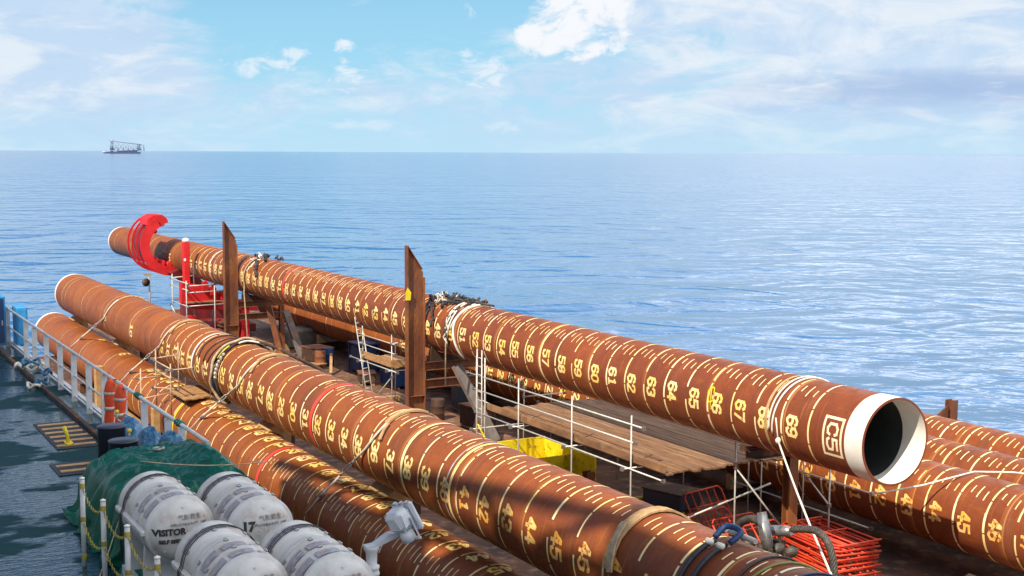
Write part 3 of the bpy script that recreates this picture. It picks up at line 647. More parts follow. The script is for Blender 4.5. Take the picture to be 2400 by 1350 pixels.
# ------------------------------------------------------------------ scaffolds
def tube1(nm, p, q, root, r=.028, mt=None): return MB().tube([p, q], r, 8).build(nm, mt or M['galv'], root)
def scaffold(lab, L, uprights, ledgers, boards=None, bm=None, group=None, r=.025, ladder=None, mt=None, cat='scaffold', nm='scaffold'):
    root = thing(nm, L, lab, cat, group)
    for p, q in uprights: tube1('upright', p, q, root, r, mt)
    for p, q in ledgers: tube1('ledger', p, q, root, r, mt)
    cp = MB()
    for p, q in ledgers:
        for e in (p, q): cp.box(e, (.09, .09, .1))
    if cp.v: cp.build('coupler', M['steel'], root)
    if boards:
        n0, n1, t0, t1, z, cnt, along = boards
        rnd = random.Random(int(n0 * 10))
        for i in range(cnt):
            if along == 't': w = (n1 - n0) / cnt; m = MB().box((n0 + w * (i + .5), (t0 + t1) / 2 + rnd.uniform(-.15, .15), z + rnd.uniform(-.008, .012)), (w - .020, t1 - t0, .05), Matrix.Rotation(rnd.uniform(-.0015, .0015), 3, 'Z'))
            else: w = (t1 - t0) / cnt; m = MB().box(((n0 + n1) / 2 + rnd.uniform(-.06, .06), t0 + w * (i + .5), z + rnd.uniform(-.008, .012)), (n1 - n0, w - .02, .05))
            m.build('platform_board', bm or M['board'], root)
    if ladder:
        (pa, pb, wv) = ladder; pa, pb, wv = Vector(pa), Vector(pb), Vector(wv); m = MB()
        m.tube([pa - wv, pb - wv], .025, 8); m.tube([pa + wv, pb + wv], .025, 8)
        k = int((pb - pa).length / .28)
        for i in range(1, k): c = pa.lerp(pb, i / k); m.tube([c - wv, c + wv], .018, 6)
        m.build('ladder', M['galv'], root)
    return root
# main working platform under the near half of the raised pile
zP = 6.30; nA = 20.72
up = [((nA, t, DK), (nA, t, zt)) for t, zt in ((36.3, 7.75), (33.05, 7.72), (29.9, 7.68))]
up += [((nA + 2.6, 28.5, DK), (nA + 2.6, 28.5, 6.95))] + [((25.2, t, DK), (25.2, t, 6.9)) for t in (37.2, 33.4, 29.6)] + [((nA, 39.2, DK), (nA, 39.2, 8.1)), ((nA, 38.6, DK), (nA, 38.6, 8.1))]
le = [((nA, 39.9, 7.42), (nA, 29.3, 7.42)), ((nA, 39.4, 6.92), (nA, 29.7, 6.92)), ((nA - .04, 39.2, zP - .14), (nA - .04, 28.3, zP - .14)), ((nA - .3, 36.3, zP - .12), (25.4, 36.3, zP - .12)), ((nA - .3, 33.05, zP - .12), (25.4, 33.05, zP - .12)), ((nA - .3, 29.9, zP - .12), (25.4, 29.9, zP - .12)),
      ((25.2, 38, zP - .14), (25.2, 28.3, zP - .14)), ((nA + 2.6, 28.5, zP - .1), (24.9, 28.0, DK + .4)), ((nA, 36.3, 4.6), (nA, 29.9, 4.6))]
MAIN = scaffold('wide brown plank scaffold platform with white tube rails under the nearer raised pile', (22.5, 33, DK), up, le, (nA + .12, 25.3, 28.4, 38.6, zP, 20, 't'), None, 'tube scaffolds on the barge', ladder=((nA - .05, 38.9, DK), (nA - .05, 38.9, 8.35), (0, .17, 0)))
m = MB(); m.box((nA + .10, 33.5, zP + .14), (.04, 10.2, .22)); m.build('toe_board', M['board'], MAIN)
for z, t in ((zP + .07, 35.2), (zP + .07, 31.5)): pass
tube1('yellow_brace', (nA - .05, 39.0, 5.75), (nA - .05, 37.6, 4.7), MAIN, .03, M['yellow']); tube1('yellow_brace', (nA - .1, 39.7, 5.0), (nA - .1, 37.3, 4.95), MAIN, .03, M['yellow'])
# small tower by the nearer guide post
zq = 6.0
u2 = [((22.35, 53.0, DK), (22.35, 53.0, 8.0)), ((22.35, 49.9, DK), (22.35, 49.9, 7.4)), ((23.9, 53.0, DK), (23.9, 53.0, 7.9)), ((23.9, 49.9, DK), (23.9, 49.9, 7.2))]
l2 = [((22.35, 53.6, 7.0), (22.35, 49.5, 7.0)), ((22.35, 53.3, 7.45), (23.9, 53.3, 7.65)), ((22.35, 49.9, 7.0), (24.3, 49.9, 7.15)), ((22.35, 54.4, 5.85), (22.35, 49.3, 5.85)), ((22.1, 53, 5.85), (24.1, 53, 5.85)), ((22.1, 49.9, 5.85), (24.1, 49.9, 5.85)), ((22.35, 49.9, 5.6), (22.35, 52.4, 3.9)), ((22.35, 53.0, 4.1), (22.35, 44.8, 4.1)), ((22.35, 53.3, 6.6), (22.35, 49.5, 6.6))]
SB = scaffold('small scaffold tower with plank edge boards left of the nearer guide post', (23, 51.5, DK), u2, l2, (22.4, 23.9, 49.9, 53.0, zq, 6, 't'), M['board2'], 'tube scaffolds on the barge', ladder=((22.2, 51.6, DK + .02), (22.2, 53.2, 7.8), (.14, 0, .02)))
MB().box((22.28, 51.4, zq + .17), (.05, 3.2, .3)).build('toe_board', M['board2'], SB); MB().box((23.1, 49.8, zq + .17), (1.6, .05, .3)).build('toe_board', M['board2'], SB)
# scaffold by the red clamp
u3 = [((21.0, 76.3, DK), (21.0, 76.3, 7.4)), ((21.0, 79.4, DK), (21.0, 79.4, 7.55)), ((22.6, 76.0, DK), (22.6, 76.0, 7.3)), ((21.9, 77.9, DK), (21.9, 77.9, 8.2)), ((23.4, 79.2, DK), (23.4, 79.2, 8.3))]
l3 = [((21.0, 79.8, z), (21.0, 75.8, z)) for z in (7.25, 6.85, 5.9)] + [((21.0, 76.1, z), (23.2, 76.1, z + .05)) for z in (7.1, 6.7, 5.9)] + [((21.0, 79.6, 7.3), (23.2, 79.6, 7.4)), ((20.9, 79.4, 5.7), (21.3, 79.0, 4.6))]
SA = scaffold('narrow scaffold with grey plank deck standing before the red clamp', (22, 77.6, DK), u3, l3, (21.1, 23.4, 76.3, 79.3, 6.05, 7, 't'), M['board'], 'tube scaffolds on the barge', r=.035)
# light cage scaffold on the lowest left pile
zc_ = 6.25
u4 = [((12.35, 49.3, 5.4), (12.35, 49.3, 7.55)), ((12.35, 47.2, 5.4), (12.35, 47.2, 7.3)), ((13.55, 49.6, 5.9), (13.55, 49.6, 7.4)), ((13.75, 47.0, 5.9), (13.75, 47.0, 7.25)), ((13.1, 48.9, 5.8), (13.1, 48.9, 7.8)), ((11.7, 49.0, 4.0), (11.7, 49.0, 6.9))]
l4 = [((12.2, 49.3, 7.2), (13.7, 49.6, 7.25)), ((12.2, 47.2, 7.05), (13.9, 47.0, 7.15)), ((12.35, 49.5, 6.75), (12.35, 47.0, 6.75)), ((12.35, 49.5, 7.1), (12.35, 47.0, 7.1)), ((11.5, 48.2, 5.9), (13.0, 48.6, 6.0)), ((12.2, 49.3, 6.1), (12.9, 48.6, 6.1)), ((11.6, 49.2, 6.5), (12.6, 49.3, 6.5)), ((13.55, 49.6, 7.2), (13.75, 47, 7.12))]
SC = scaffold('light tube cage with a plank deck perched on the lowest left pile', (13, 48, 5.8), u4, l4, (12.7, 14.0, 46.9, 49.4, 6.0, 5, 't'), M['board2'], 'tube scaffolds on the barge', mt=mat('rusty_scaffold_tube', (0.55, 0.42, 0.30), (0.40, 0.26, 0.16), 6, .6))
# tube framework in the shade below the raised pile
u5 = [((26.0, t, DK), (26.0, t, 6.9)) for t in (43, 40.5, 38.3)] + [((24.2, 42.0, DK), (24.2, 42.0, 6.4)), ((23.2, 43.2, DK), (23.2, 43.2, 5.9))]
l5 = [((26.0, 44, 6.3), (26.0, 37, 6.3)), ((26.0, 44, 5.2), (26.0, 37, 5.2)), ((24.2, 42, 5.9), (26, 42, 5.9)), ((23.0, 43.2, 5.7), (23.5, 42.6, 5.4)), ((22.6, 43.2, 4.6), (26.2, 43.2, 4.6)), ((26, 43, 4.2), (26, 38.4, 6.2))]
scaffold('dim tube framework in the shade below the raised pile', (25, 41, DK), u5, l5, group='tube scaffolds on the barge')
u6 = [((26.3, t, DK), (26.3, t, 6.6)) for t in (31.5, 29.0)] + [((24.9, 26.4, DK), (24.9, 26.4, 6.6))]
l6 = [((26.3, 32.3, 5.6), (26.3, 26.2, 5.6)), ((26.3, 32.3, 4.6), (26.3, 26.2, 4.6)), ((24.9, 26.4, 5.4), (26.5, 29, 5.4))]
scaffold('dim tube framing behind the stub of post near the red barriers', (26, 29, DK), u6, l6, group='tube scaffolds on the barge')

# support column under the raised pile's near end
r_ = thing('pile_trestle', (23.6, 28.0, DK), 'rusty trestle column holding up the raised pile near its open end', 'trestle')
MB().hbeam((24.2, 27.2, DK), (24.2, 27.2, 6.75), .3, .3, upv_=(0, 1, 0)).build('column', M['rust'], r_)
MB().hbeam((22.6, 27.2, 6.9), (24.5, 27.2, 6.9), .28, .26).build('head_beam', M['rust_dark'], r_)
MB().prism([(-.6, 0), (.6, 0), (.6, .16), (.3, .07), (0, .045), (-.3, .07), (-.6, .16)], (23.067, 27.2, 7.035), (1, 0, 0), (0, 0, 1), .2).build('saddle', M['rust_dark'], r_)

# ------------------------------------------------------------------ ground supports for the low piles
def cradle(n0, n1, t, lab, ps, zb=3.7):
    root = thing('pile_cradle', ((n0 + n1) / 2, t, DK), lab, 'cradle', 'low cradles across the deck')
    MB().hbeam((n0, t, DK + .22), (n1, t, DK + .22), .3, .42).build('bearer', M['rust_dark'], root)
    for a in ps:
        for sg in (-1, 1):
            MB().prism([(0, 0), (.55, 0), (.55, .5)], (a + sg * .55, t, DK + .44), (sg, 0, 0), (0, 0, 1), .25).build('chock', M['board2'], root)
    return root
for k, t in enumerate((20, 33, 52, 70)): cradle(26.6, 34.2, t, ('nearest', 'second', 'third', 'farthest')[k] + ' low cradle bearing the three right-hand piles', (27.82, 30.35, 32.9))
for k, t in enumerate((16, 32.5, 42.6, 62.9)):
    root = cradle(12.2, 15.4, t, ('nearest', 'second', 'third', 'farthest')[k] + ' low cradle under the two stacked left piles', (13.6,))
    MB().hbeam((15.2, t, DK), (15.2, t, 6.4), .3, .3, upv_=(0, 1, 0)).build('post', M['rust_dark'], root)
# timber chocks between the two left piles
wd = MB().prism([(-.62, -.10), (.10, -.10), (.44, .06), (.50, .26), (-.30, .22), (-.6, .02)], (14.45, 72.8, 5.92), (1, 0, 0), (0, 0, 1), 1.5)
for k, (n0, t, lab) in enumerate(((14.5, 73.2, 'pale timber wedge at the far ends of the two left piles'), (14.45, 63.0, 'timber wedge between the left piles under the farthest lashing'), (14.5, 41.3, 'timber wedge between the left piles right of the chain lashing by stencil 26'), (14.5, 31.9, 'nearest timber wedge between the left piles, left of the floodlight'))):
    m = MB(); r0 = 1.10
    pts = [(13.6 + cos(u) * r0, 4.8 + sin(u) * r0) for u in [radians(78 - i * 7) for i in range(8)]]
    top = [(pts[-1][0] + .05, pts[-1][1] + .42), (pts[0][0] + .25, pts[0][1] + .16)]
    m.prism([(x - n0, z - 5.7) for x, z in pts + top], (n0, t, 5.7), (1, 0, 0), (0, 0, 1), 1.2)
    tag(m.build('timber_wedge', M['wood_lt']), lab, 'timber wedge', 'timber wedges between the left piles')

# ------------------------------------------------------------------ lashings
def wrap(a, zc, t0, t1, p0, p1, dr=.03, n=14): return [cylpt(a, zc, t0 + (t1 - t0) * i / n, radians(p0 + (p1 - p0) * i / n), R + dr) for i in range(n + 1)]
A2, Z2, A3, Z3 = 14.187, 7.231, 13.6, 4.8
def strap(pts, w, th=.02):
    m = MB(); pts = [Vector(p) for p in pts]; vl = []; F = []
    for i, p in enumerate(pts):
        d = (pts[min(i + 1, len(pts) - 1)] - pts[max(i - 1, 0)]).normalized(); o = Vector((p.x - (A2 if p.z > 6 else A3), 0, p.z - (Z2 if p.z > 6 else Z3))).normalized(); s_ = d.cross(o).normalized()
        j = 1 + .18 * noise.noise(p * 3.1)
        vl += [p - s_ * w * j / 2, p + s_ * w * j / 2, p + s_ * w * j / 2 + o * th, p - s_ * w * j / 2 + o * th]
    for i in range(len(pts) - 1):
        for j in range(4): F.append((i * 4 + j, i * 4 + 4 + j, i * 4 + 4 + (j + 1) % 4, i * 4 + (j + 1) % 4))
    m.add(vl, F); return m
def lashing(tt, ph_top, ph_leave, tb, pb, lab, padded, tail=None):
    q = cylpt(A3, Z3, tb, radians(pb), R + .04); p = cylpt(A2, Z2, tt + .5, radians(6), R + .05)
    root = thing('chain_lashing', (p[0], p[1], p[2]), lab, 'lashing', 'webbing lashings tying down the left piles')
    pw = wrap(A2, Z2, tt, tt, ph_top, ph_leave)
    if padded: strap(pw, .20, .05).build('canvas_pad', M['canvas'], root); strap(wrap(A2, Z2, tt, tt, 178, ph_top), .10, .03).build('webbing', M['canvas'], root)
    else: MB().tube(pw, .04, 8).build('webbing', M['canvas'], root); MB().tube(wrap(A2, Z2, tt, tt, 178, ph_top), .04, 8).build('webbing', M['canvas'], root)
    pv, qv = Vector(p), Vector(q)
    MB().tube([cylpt(A2, Z2, tt + .5 * (i / 10) ** 2, radians(ph_leave + (6 - ph_leave) * i / 10), R + .05) for i in range(11)] + [pv.lerp(qv, .3)], .03, 8).build('wire', M['rope'], root)
    MB().tube([pv.lerp(qv, .45), qv, cylpt(A3, Z3, tb + .4, radians(pb - 30), R + .04)], .03, 8).build('wire', M['rope'], root)
    c0, c1 = pv.lerp(qv, .28), pv.lerp(qv, .46); d = (c1 - c0).normalized(); sd_ = d.cross(Vector((1, 0, 0))).normalized() * .05
    m = MB(); m.tube([c0, c0.lerp(c1, .2) + sd_, c0.lerp(c1, .8) + sd_, c1], .022, 8); m.tube([c0, c0.lerp(c1, .2) - sd_, c0.lerp(c1, .8) - sd_, c1], .022, 8); m.tube([pv.lerp(qv, .22), c0], .035, 8); m.tube([c1, pv.lerp(qv, .52)], .035, 8)
    m.build('turnbuckle', M['galv'], root)
    m = MB(); m.tube([qv.lerp(pv, .03), qv.lerp(pv, .14)], .05, 8); m.build('hook', M['galv'], root)
    tl = tail or ((p[0] - .02, tt - .1, p[2] - .75), .1)
    if padded: strap([cylpt(A2, Z2, tt - .12 - .02 * i, radians(ph_leave - 4 * i), R + .06) for i in range(int(7))], .13, .03).build('loose_tail', M['canvas'], root)
    return root
lashing(60.9, 99, 60, 66.6, 55, 'farthest webbing lashing over the two left piles', False)
lashing(51.0, 112, 62, 55.9, 48, 'second farthest lashing, its pad just left of stencils 15 to 17', True)
lashing(41.0, 112, 58, 45.2, 45, 'lashing whose turnbuckle hangs by the plank cage on the lowest pile', True)
lashing(30.4, 112, 50, 33.4, 40, 'lashing with a knotted tan pad next to stencils 35 and 36', True)
root = thing('webbing_strap', (14.187, 19.5, 8.3), 'broad torn tan strap over the middle pile right of stencil 46', 'strap')
strap(wrap(A2, Z2, 19.7, 19.6, 150, 8), .26, .04).build('canvas_pad', M['canvas'], root)
strap([cylpt(A2, Z2, 19.68 - .03 * i, radians(55 - 6.0 * i), R + .09) for i in range(9)], .16, .03).build('loose_tail', M['rope_tan'], root)
# heavy black slings slung round the middle pile
root = thing('wire_sling', (14.187, 44.3, 8.3), 'thick black wire sling bundled round the middle pile by stencil 21', 'sling')
for k, (t, dr, q0) in enumerate(((44.1, .06, 0), (44.3, .09, 4), (44.52, .07, -3), (44.25, .17, 2))):
    m = MB(); m.tube([cylpt(A2, Z2, t + .08 * sin(i * .7 + k), radians(150 - i * 7 + q0), R + dr + .015 * sin(i * 1.3 + k)) for i in range(31)], .052, 8); m.build('sling_leg', M['black'] if k != 3 else M['rope_tan'], root)
m = MB(); m.tube([cylpt(A2, Z2, 43.95 + .05 * sin(i), radians(130 - i * 5), R + .12) for i in range(12)], .03, 8); m.build('pale_hose', M['rope'], root)
m = MB(); m.tube([cylpt(A2, Z2, 44.2, radians(110), R + .15), (14.9, 43, 8.28), (15.1, 41.5, 8.12), (15.25, 40, 8.0), (15.3, 38.6, 7.85)], .05, 8); m.tube([cylpt(A2, Z2, 44.4, radians(120), R + .12), (15.1, 42.4, 8.2), (15.2, 40.6, 7.95), (15.28, 39.2, 7.8)], .04, 8); m.build('trailing_leg', M['rust_dark'], root)
m = MB()
for i in range(7): m.tube([cylpt(A2, Z2, 43.9 + .05 * (i % 2), radians(44 - i * 7), R + .1), cylpt(A2, Z2, 43.85 - .05 * (i % 2), radians(41 - i * 7), R + .13)], .05, 8)
m.build('shackle', M['galv'], root)
m = MB(); m.tube([cylpt(A2, Z2, 44.0, radians(60 - i * 4), R + .16) for i in range(8)], .022, 8); m.build('yellow_tail', M['yellow'], root)
# hoses lying over the middle pile behind it
root = thing('hose_bundle', (14.187, 45.9, 8.3), 'dark hoses lying across the middle pile between its stencils 18 and 21', 'hoses')
for k, t in enumerate((45.35, 45.8, 46.5)):
    MB().tube([cylpt(A2, Z2, t + .12 * sin(i * .4 + k) - .01 * i, radians(160 - i * 8), R + .028) for i in range(19)], .026, 8).build('hose', M['rust_dark'], root)
# slings on the raised pile
A1, Z1 = 23.067, 8.176
def lump(root, nm, t0, t1, cnt, mt, p0, p1, r=.05, seed=1):
    rnd = random.Random(seed)
    for k in range(cnt):
        m = MB(); t = rnd.uniform(t0, t1); a0_ = rnd.uniform(p0, p1); n = rnd.randint(6, 12); pts = []
        dt_ = rnd.uniform(-.16, .16); dp = rnd.uniform(-9, 9)
        for i in range(n): pts.append(cylpt(A1, Z1, t + dt_ * i + rnd.uniform(-.04, .04), radians(a0_ + dp * i * .6 + rnd.uniform(-2, 2)), R + .05 + .22 * abs(sin(i * .6 + k)) * rnd.uniform(.2, 1)))
        m.tube(pts, r * rnd.uniform(.7, 1.2), 8); m.build(nm, mt, root)
root = thing('rigging_bundle', (A1, 45.7, 9.3), 'tangle of dark slings on the raised pile, right of the nearer guide post', 'rigging')
lump(root, 'sling_leg', 44.0, 47.3, 15, M['black'], 50, 115, .06, 3); lump(root, 'hose', 43.9, 46.6, 5, M['rust_dark'], 60, 110, .05, 5); lump(root, 'shackle', 44.8, 47.2, 8, M['galv'], 60, 100, .03, 8)
m = MB(); m.tube([cylpt(A1, Z1, 45.6, radians(60), R + .1), cylpt(A1, Z1, 45.1, radians(62), R + .14), cylpt(A1, Z1, 44.4, radians(72), R + .1), cylpt(A1, Z1, 43.7, radians(86), R + .12), cylpt(A1, Z1, 42.6, radians(98), R + .08)], .045, 8); m.build('sling_leg', M['black'], root)
root = thing('rigging_bundle', (A1, 68.6, 9.3), 'small coil of slings on the raised pile just right of the farther guide post', 'rigging')
lump(root, 'sling_leg', 66.6, 69.6, 9, M['black'], 55, 110, .055, 11); lump(root, 'white_line', 67.4, 69.4, 5, M['rope'], 50, 100, .035, 12)
MB().tube([cylpt(A1, Z1, 68.4, radians(q), R + .06) for q in range(80, -20, -8)] + [(A1 - R - .07, 68.3, 7.4), (A1 - R + .02, 68.3, 6.0), (A1 - R + .1, 68.2, DK + .1)], .04, 8).build('hanging_line', M['rope_tan'], root)
root = thing('white_lashing', (A1, 43.7, 9.3), 'white ropes wound round the raised pile between stencils 50 and 51', 'rope')
for k, (t, r_k) in enumerate(((43.45, .045), (43.62, .03), (43.9, .035), (44.05, .03))):
    MB().tube([cylpt(A1, Z1, t + .10 * sin(q * .05 + k * 1.7), radians(q), R + .03 + .02 * k) for q in range(125, -60 if k < 1 else (30 - 20 * k), -6)], r_k, 8).build('rope_turn', M['rope'], root)
rnd = random.Random(4)
for k in range(7): MB().tube([cylpt(A1, Z1, 43.95 + rnd.uniform(-.14, .14), radians(q + rnd.uniform(-2, 2)), R + .08 + rnd.uniform(0, .06)) for q in range(62 - k * 5, 10 - k * 6, -7)], .026, 6).build('net_strand', M['rope'] if k % 2 else M['black'], root)
MB().tube([cylpt(A1, Z1, 44.0, radians(10), R + .07), cylpt(A1, Z1, 44.0, radians(-12), R + .09), (A1 - R - .08, 44.0, 6.2)], .03, 6).build('hanging_end', M['rope_tan'], root)
# big white rope near the open end, run down to the gear on deck
root = thing('white_rope', (A1, 26, 9.3), 'white rope looped over the raised pile by stencil 68 and running down to the deck', 'rope')
MB().tube([cylpt(A1, Z1, 25.25 + .002 * (90 - q), radians(q), R + .03) for q in range(130, -18, -5)], .026, 8).build('rope_turn', M['rope'], root)
MB().tube([cylpt(A1, Z1, 25.45 + .0012 * (90 - q), radians(q), R + .03) for q in range(130, -14, -5)], .026, 8).build('rope_turn', M['rope'], root)
c_ = Vector((21.98, 25.2, 7.75))
MB().lathe([(.02, -.08), (.07, -.04), (.075, .03), (.03, .09)], c_, (0, 0, 1), 10).build('knot', M['rope'], root)
e_ = Vector((18.6, 19.55, 6.35))
MB().tube([c_.lerp(e_, i / 12) + Vector((0, 0, -.10 * sin(pi * i / 12))) for i in range(13)], .026, 8).build('rope_run', M['rope'], root)
MB().tube([cylpt(A1, Z1, 25.3, radians(8), R + .04), c_], .02, 8).build('rope_turn', M['rope'], root)
root = thing('mooring_line', (30, 22, 6.6), 'thin white line sagging over the three right-hand piles', 'rope')
LP = [(25.0, 24.9, 6.05), (26.3, 24.4, 6.25), (27.8, 24.0, 6.53), (28.6, 23.4, 6.55), (29.5, 22.7, 6.45), (30.35, 22.0, 6.52), (31.3, 21.4, 6.75), (32.3, 20.8, 7.05), (33.4, 20.0, 7.4)]
MB().tube(LP, .024, 8).build('line', M['rope'], root)

# ------------------------------------------------------------------ clutter on the barge
root = thing('concrete_block', (26.2, 72.4, DK), 'squat grey-brown concrete block on deck right of the farther guide post', 'block')
MB().rbox((26.3, 72.0, DK + .55), (2.0, 1.6, 1.1), .12).build('body', M['concrete'], root); MB().prism([(-.5, 0), (.5, 0), (.2, .5), (-.3, .55)], (24.7, 70.4, DK), (1, 0, 0), (0, 0, 1), .6).build('broken_chunk', M['board2'], root)
root = thing('generator_box', (26.2, 61.8, DK), 'dark blue steel frame box in the shade behind the small scaffold tower', 'generator')
MB().rbox((26.2, 62, DK + .7), (1.0, 1.2, 1.25), .04).build('cabinet', M['darkblue'], root)
for dn in (-.55, .55):
    for dt in (-.65, .65): MB().beam((26.2 + dn, 62 + dt, DK), (26.2 + dn, 62 + dt, DK + 1.5), .07, .07).build('frame_post', M['darkblue'], root)
MB().box((26.2, 62, DK + 1.53), (1.2, 1.45, .06)).build('roof_panel', M['darkblue'], root)
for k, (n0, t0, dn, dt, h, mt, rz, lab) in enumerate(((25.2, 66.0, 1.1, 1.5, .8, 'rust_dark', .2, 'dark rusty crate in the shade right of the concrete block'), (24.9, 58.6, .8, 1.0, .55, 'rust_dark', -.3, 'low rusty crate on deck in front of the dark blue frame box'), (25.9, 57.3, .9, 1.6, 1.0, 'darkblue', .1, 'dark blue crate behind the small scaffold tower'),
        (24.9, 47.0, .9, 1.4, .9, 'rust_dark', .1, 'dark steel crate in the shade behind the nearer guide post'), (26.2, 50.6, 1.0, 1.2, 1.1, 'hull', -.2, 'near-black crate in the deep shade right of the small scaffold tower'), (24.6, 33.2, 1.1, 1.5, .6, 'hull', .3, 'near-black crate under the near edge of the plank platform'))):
    root = thing('deck_crate', (n0, t0, DK), lab, 'crate', 'dark crates in the shade of the raised pile'); q = Matrix.Rotation(rz, 3, 'Z')  # guessed clutter, added dark so the shade under the pile looks deeper
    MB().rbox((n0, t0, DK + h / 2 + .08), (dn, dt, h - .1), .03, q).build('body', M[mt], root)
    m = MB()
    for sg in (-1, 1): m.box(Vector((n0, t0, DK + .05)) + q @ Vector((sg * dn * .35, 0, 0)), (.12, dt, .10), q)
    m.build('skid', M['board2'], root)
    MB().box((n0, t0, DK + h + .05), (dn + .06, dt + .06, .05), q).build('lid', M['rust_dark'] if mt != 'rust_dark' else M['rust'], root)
for k, (n0, t0, mt, lab) in enumerate(((24.7, 64.3, 'rust', 'rusty oil drum standing left of the dark blue frame box'), (25.4, 64.9, 'darkblue', 'dark blue oil drum beside the rusty drum in the shade'), (24.2, 49.3, 'rust_dark', 'dark drum at the foot of the nearer guide post'))):
    root = thing('oil_drum', (n0, t0, DK), lab, 'drum', 'oil drums in the shade of the raised pile')
    MB().lathe([(.28, 0), (.29, .02), (.285, .28), (.295, .3), (.285, .32), (.285, .58), (.295, .6), (.285, .62), (.29, .88), (.28, .9)], (n0, t0, DK), seg=24).build('shell', M[mt], root); MB().lathe([(.27, 0), (0, .005)], (n0, t0, DK + .885), seg=24).build('lid', M['rust_dark'], root)
root = thing('yellow_trough', (23.2, 38.3, DK), 'bright yellow open steel tray lying under the plank platform', 'steel tray')
m = MB(); m.box((23.3, 38.9, DK + .03), (2.0, 3.4, .06)); m.build('floor_plate', M['yellow'], root)
for n0, t0, dn, dt, h in ((22.35, 38.9, .06, 3.4, .30), (24.3, 38.9, .06, 3.4, .80), (23.3, 40.6, 2.0, .06, .9), (23.3, 37.2, 2.0, .06, .3), (23.3, 38.8, 2.0, .05, .6)):
    MB().box((n0, t0, DK + h / 2 + .06), (dn, dt, h)).build('side_plate', M['yellow'], root)
root = thing('yellow_sling_beam', (22.3, 34.6, DK), 'low yellow and green lifting beam on deck under the platform\'s near edge', 'lifting beam')
MB().hbeam((22.2, 34.9, DK + .12), (25.6, 33.6, DK + .12), .2, .22).build('beam', mat('dull_olive_paint', (0.20, 0.22, 0.02), (0.1, 0.12, 0.03), 3, .6), root); MB().beam((22.4, 34.5, DK + .28), (24.4, 33.7, DK + .28), .06, .06).build('bar', M['yellow'], root)
def stub(n0, t0, z1, lab):
    root = thing('deck_stub', (n0, t0, DK), lab, 'steel stub', 'short steel stubs welded to the deck')
    MB().hbeam((n0, t0, DK), (n0, t0, z1), .3, .3, upv_=(0, 1, 0)).build('column', M['rust'], root); MB().box((n0, t0, DK + .015), (.7, .7, .03)).build('foot_plate', M['rust_dark'], root)
    MB().prism([(0, 0), (.7, 0), (0, .6)], (n0 - .17, t0, DK + .03), (-1, 0, 0), (0, 0, 1), .03).build('gusset', M['rust'], root)
stub(22.6, 35.0, 4.75, 'orange rust stub standing in front of the yellow tray'); stub(22.6, 63.5, 4.5, 'rust stub on deck by the white dome cap behind the middle pile')
stub(19.6, 17.6, 5.2, 'yellowish stub of beam on deck at the lower edge, near the barrier stack')
root = thing('edge_stopper', (34.9, 31.4, DK), 'rusty stopper post with a triangular gusset behind the outermost pile', 'steel post')
MB().hbeam((35.0, 31.3, DK), (35.0, 31.3, 6.62), .3, .3, upv_=(0, 1, 0)).build('column', M['rust'], root); MB().prism([(0, 0), (1.2, 0), (1.2, .12), (0, .75)], (34.85, 31.3, 5.7), (-1, 0, 0), (0, 0, 1), .04).build('gusset', M['rust'], root)
root = thing('dome_cap', (22.3, 64.0, DK), 'small white domed cap lying on deck behind the middle pile', 'cap')
MB().lathe([(.5, 0), (.48, .2), (.38, .36), (.2, .46), (0, .5)], (22.0, 63.0, DK + .2), seg=20).build('dome', M['white'], root); MB().lathe([(.55, 0), (.55, .2)], (22.0, 63.0, DK), seg=20).build('rim', M['steel'], root)
for k, (p, q, w, h, mt, lab) in enumerate((((22.9, 64.4, DK + .25), (23.6, 61.5, DK + .25), .16, .12, 'galv', 'pale scaffold plank lying on deck behind the middle pile'), ((23.8, 66.0, DK + .1), (24.6, 63.6, DK + .3), .5, .06, 'board2', 'brown plywood sheet lying behind the white dome cap'),
        ((24.3, 61.8, DK + .1), (24.8, 63.0, DK + .9), .14, .10, 'board2', 'short timber leaning in front of the blue frame box'), ((22.9, 54.5, DK + .12), (24.6, 54.0, DK + .12), .3, .2, 'wood_lt', 'pale timber block at the foot of the small scaffold tower'),
        ((21.9, 47.3, DK + .1), (23.0, 47.2, DK + .1), .5, .18, 'board2', 'brown timber pad at the foot of the nearer guide post'), ((26.4, 22.4, DK + .1), (28.6, 21.9, DK + .1), .3, .2, 'board', 'dark sleeper lying in the shade beside the barrier stack'))):
    tag(MB().beam(p, q, w, h).build('timber', M[mt]), lab, 'timber')
root = thing('signal_lamp_pole', (20.9, 84.6, DK), 'thin pole with a small dark round lamp beside the red claw', 'lamp pole')
MB().tube([(20.9, 84.6, DK), (20.9, 84.6, 7.1)], .055, 8).build('pole', M['rope_tan'], root); MB().lathe([(0, 0), (.26, .06), (.26, .16), (0, .22)], (20.62, 84.55, 6.6), (0.3, -1, 0), 16).build('lamp', M['rust_dark'], root); MB().box((20.78, 84.6, 7.08), (.5, .1, .1)).build('bracket', M['rope_tan'], root)
root = thing('hose_heap', (20, 72, DK), 'heap of dark blue hoses and nets at the farther guide post\'s foot', 'hoses')
rnd = random.Random(9)
for k in range(9):
    c = (20.3 + rnd.uniform(-1, 1.6), 73 + rnd.uniform(-3.5, 3.5)); m = MB(); r0 = rnd.uniform(.4, .8)
    m.tube([(c[0] + cos(u) * r0, c[1] + sin(u) * r0 * 1.4, DK + .15 + .12 * k + .08 * sin(3 * u)) for u in [i * .4 for i in range(18)]], .07, 6); m.build('hose_coil', M['bluebag'] if k % 3 == 0 else (M['black'] if k % 3 == 1 else M['rope']), root)
MB().rbox((20.6, 73.5, DK + .4), (2.2, 4.5, .8), .1).build('pallet_box', M['darkblue'], root)

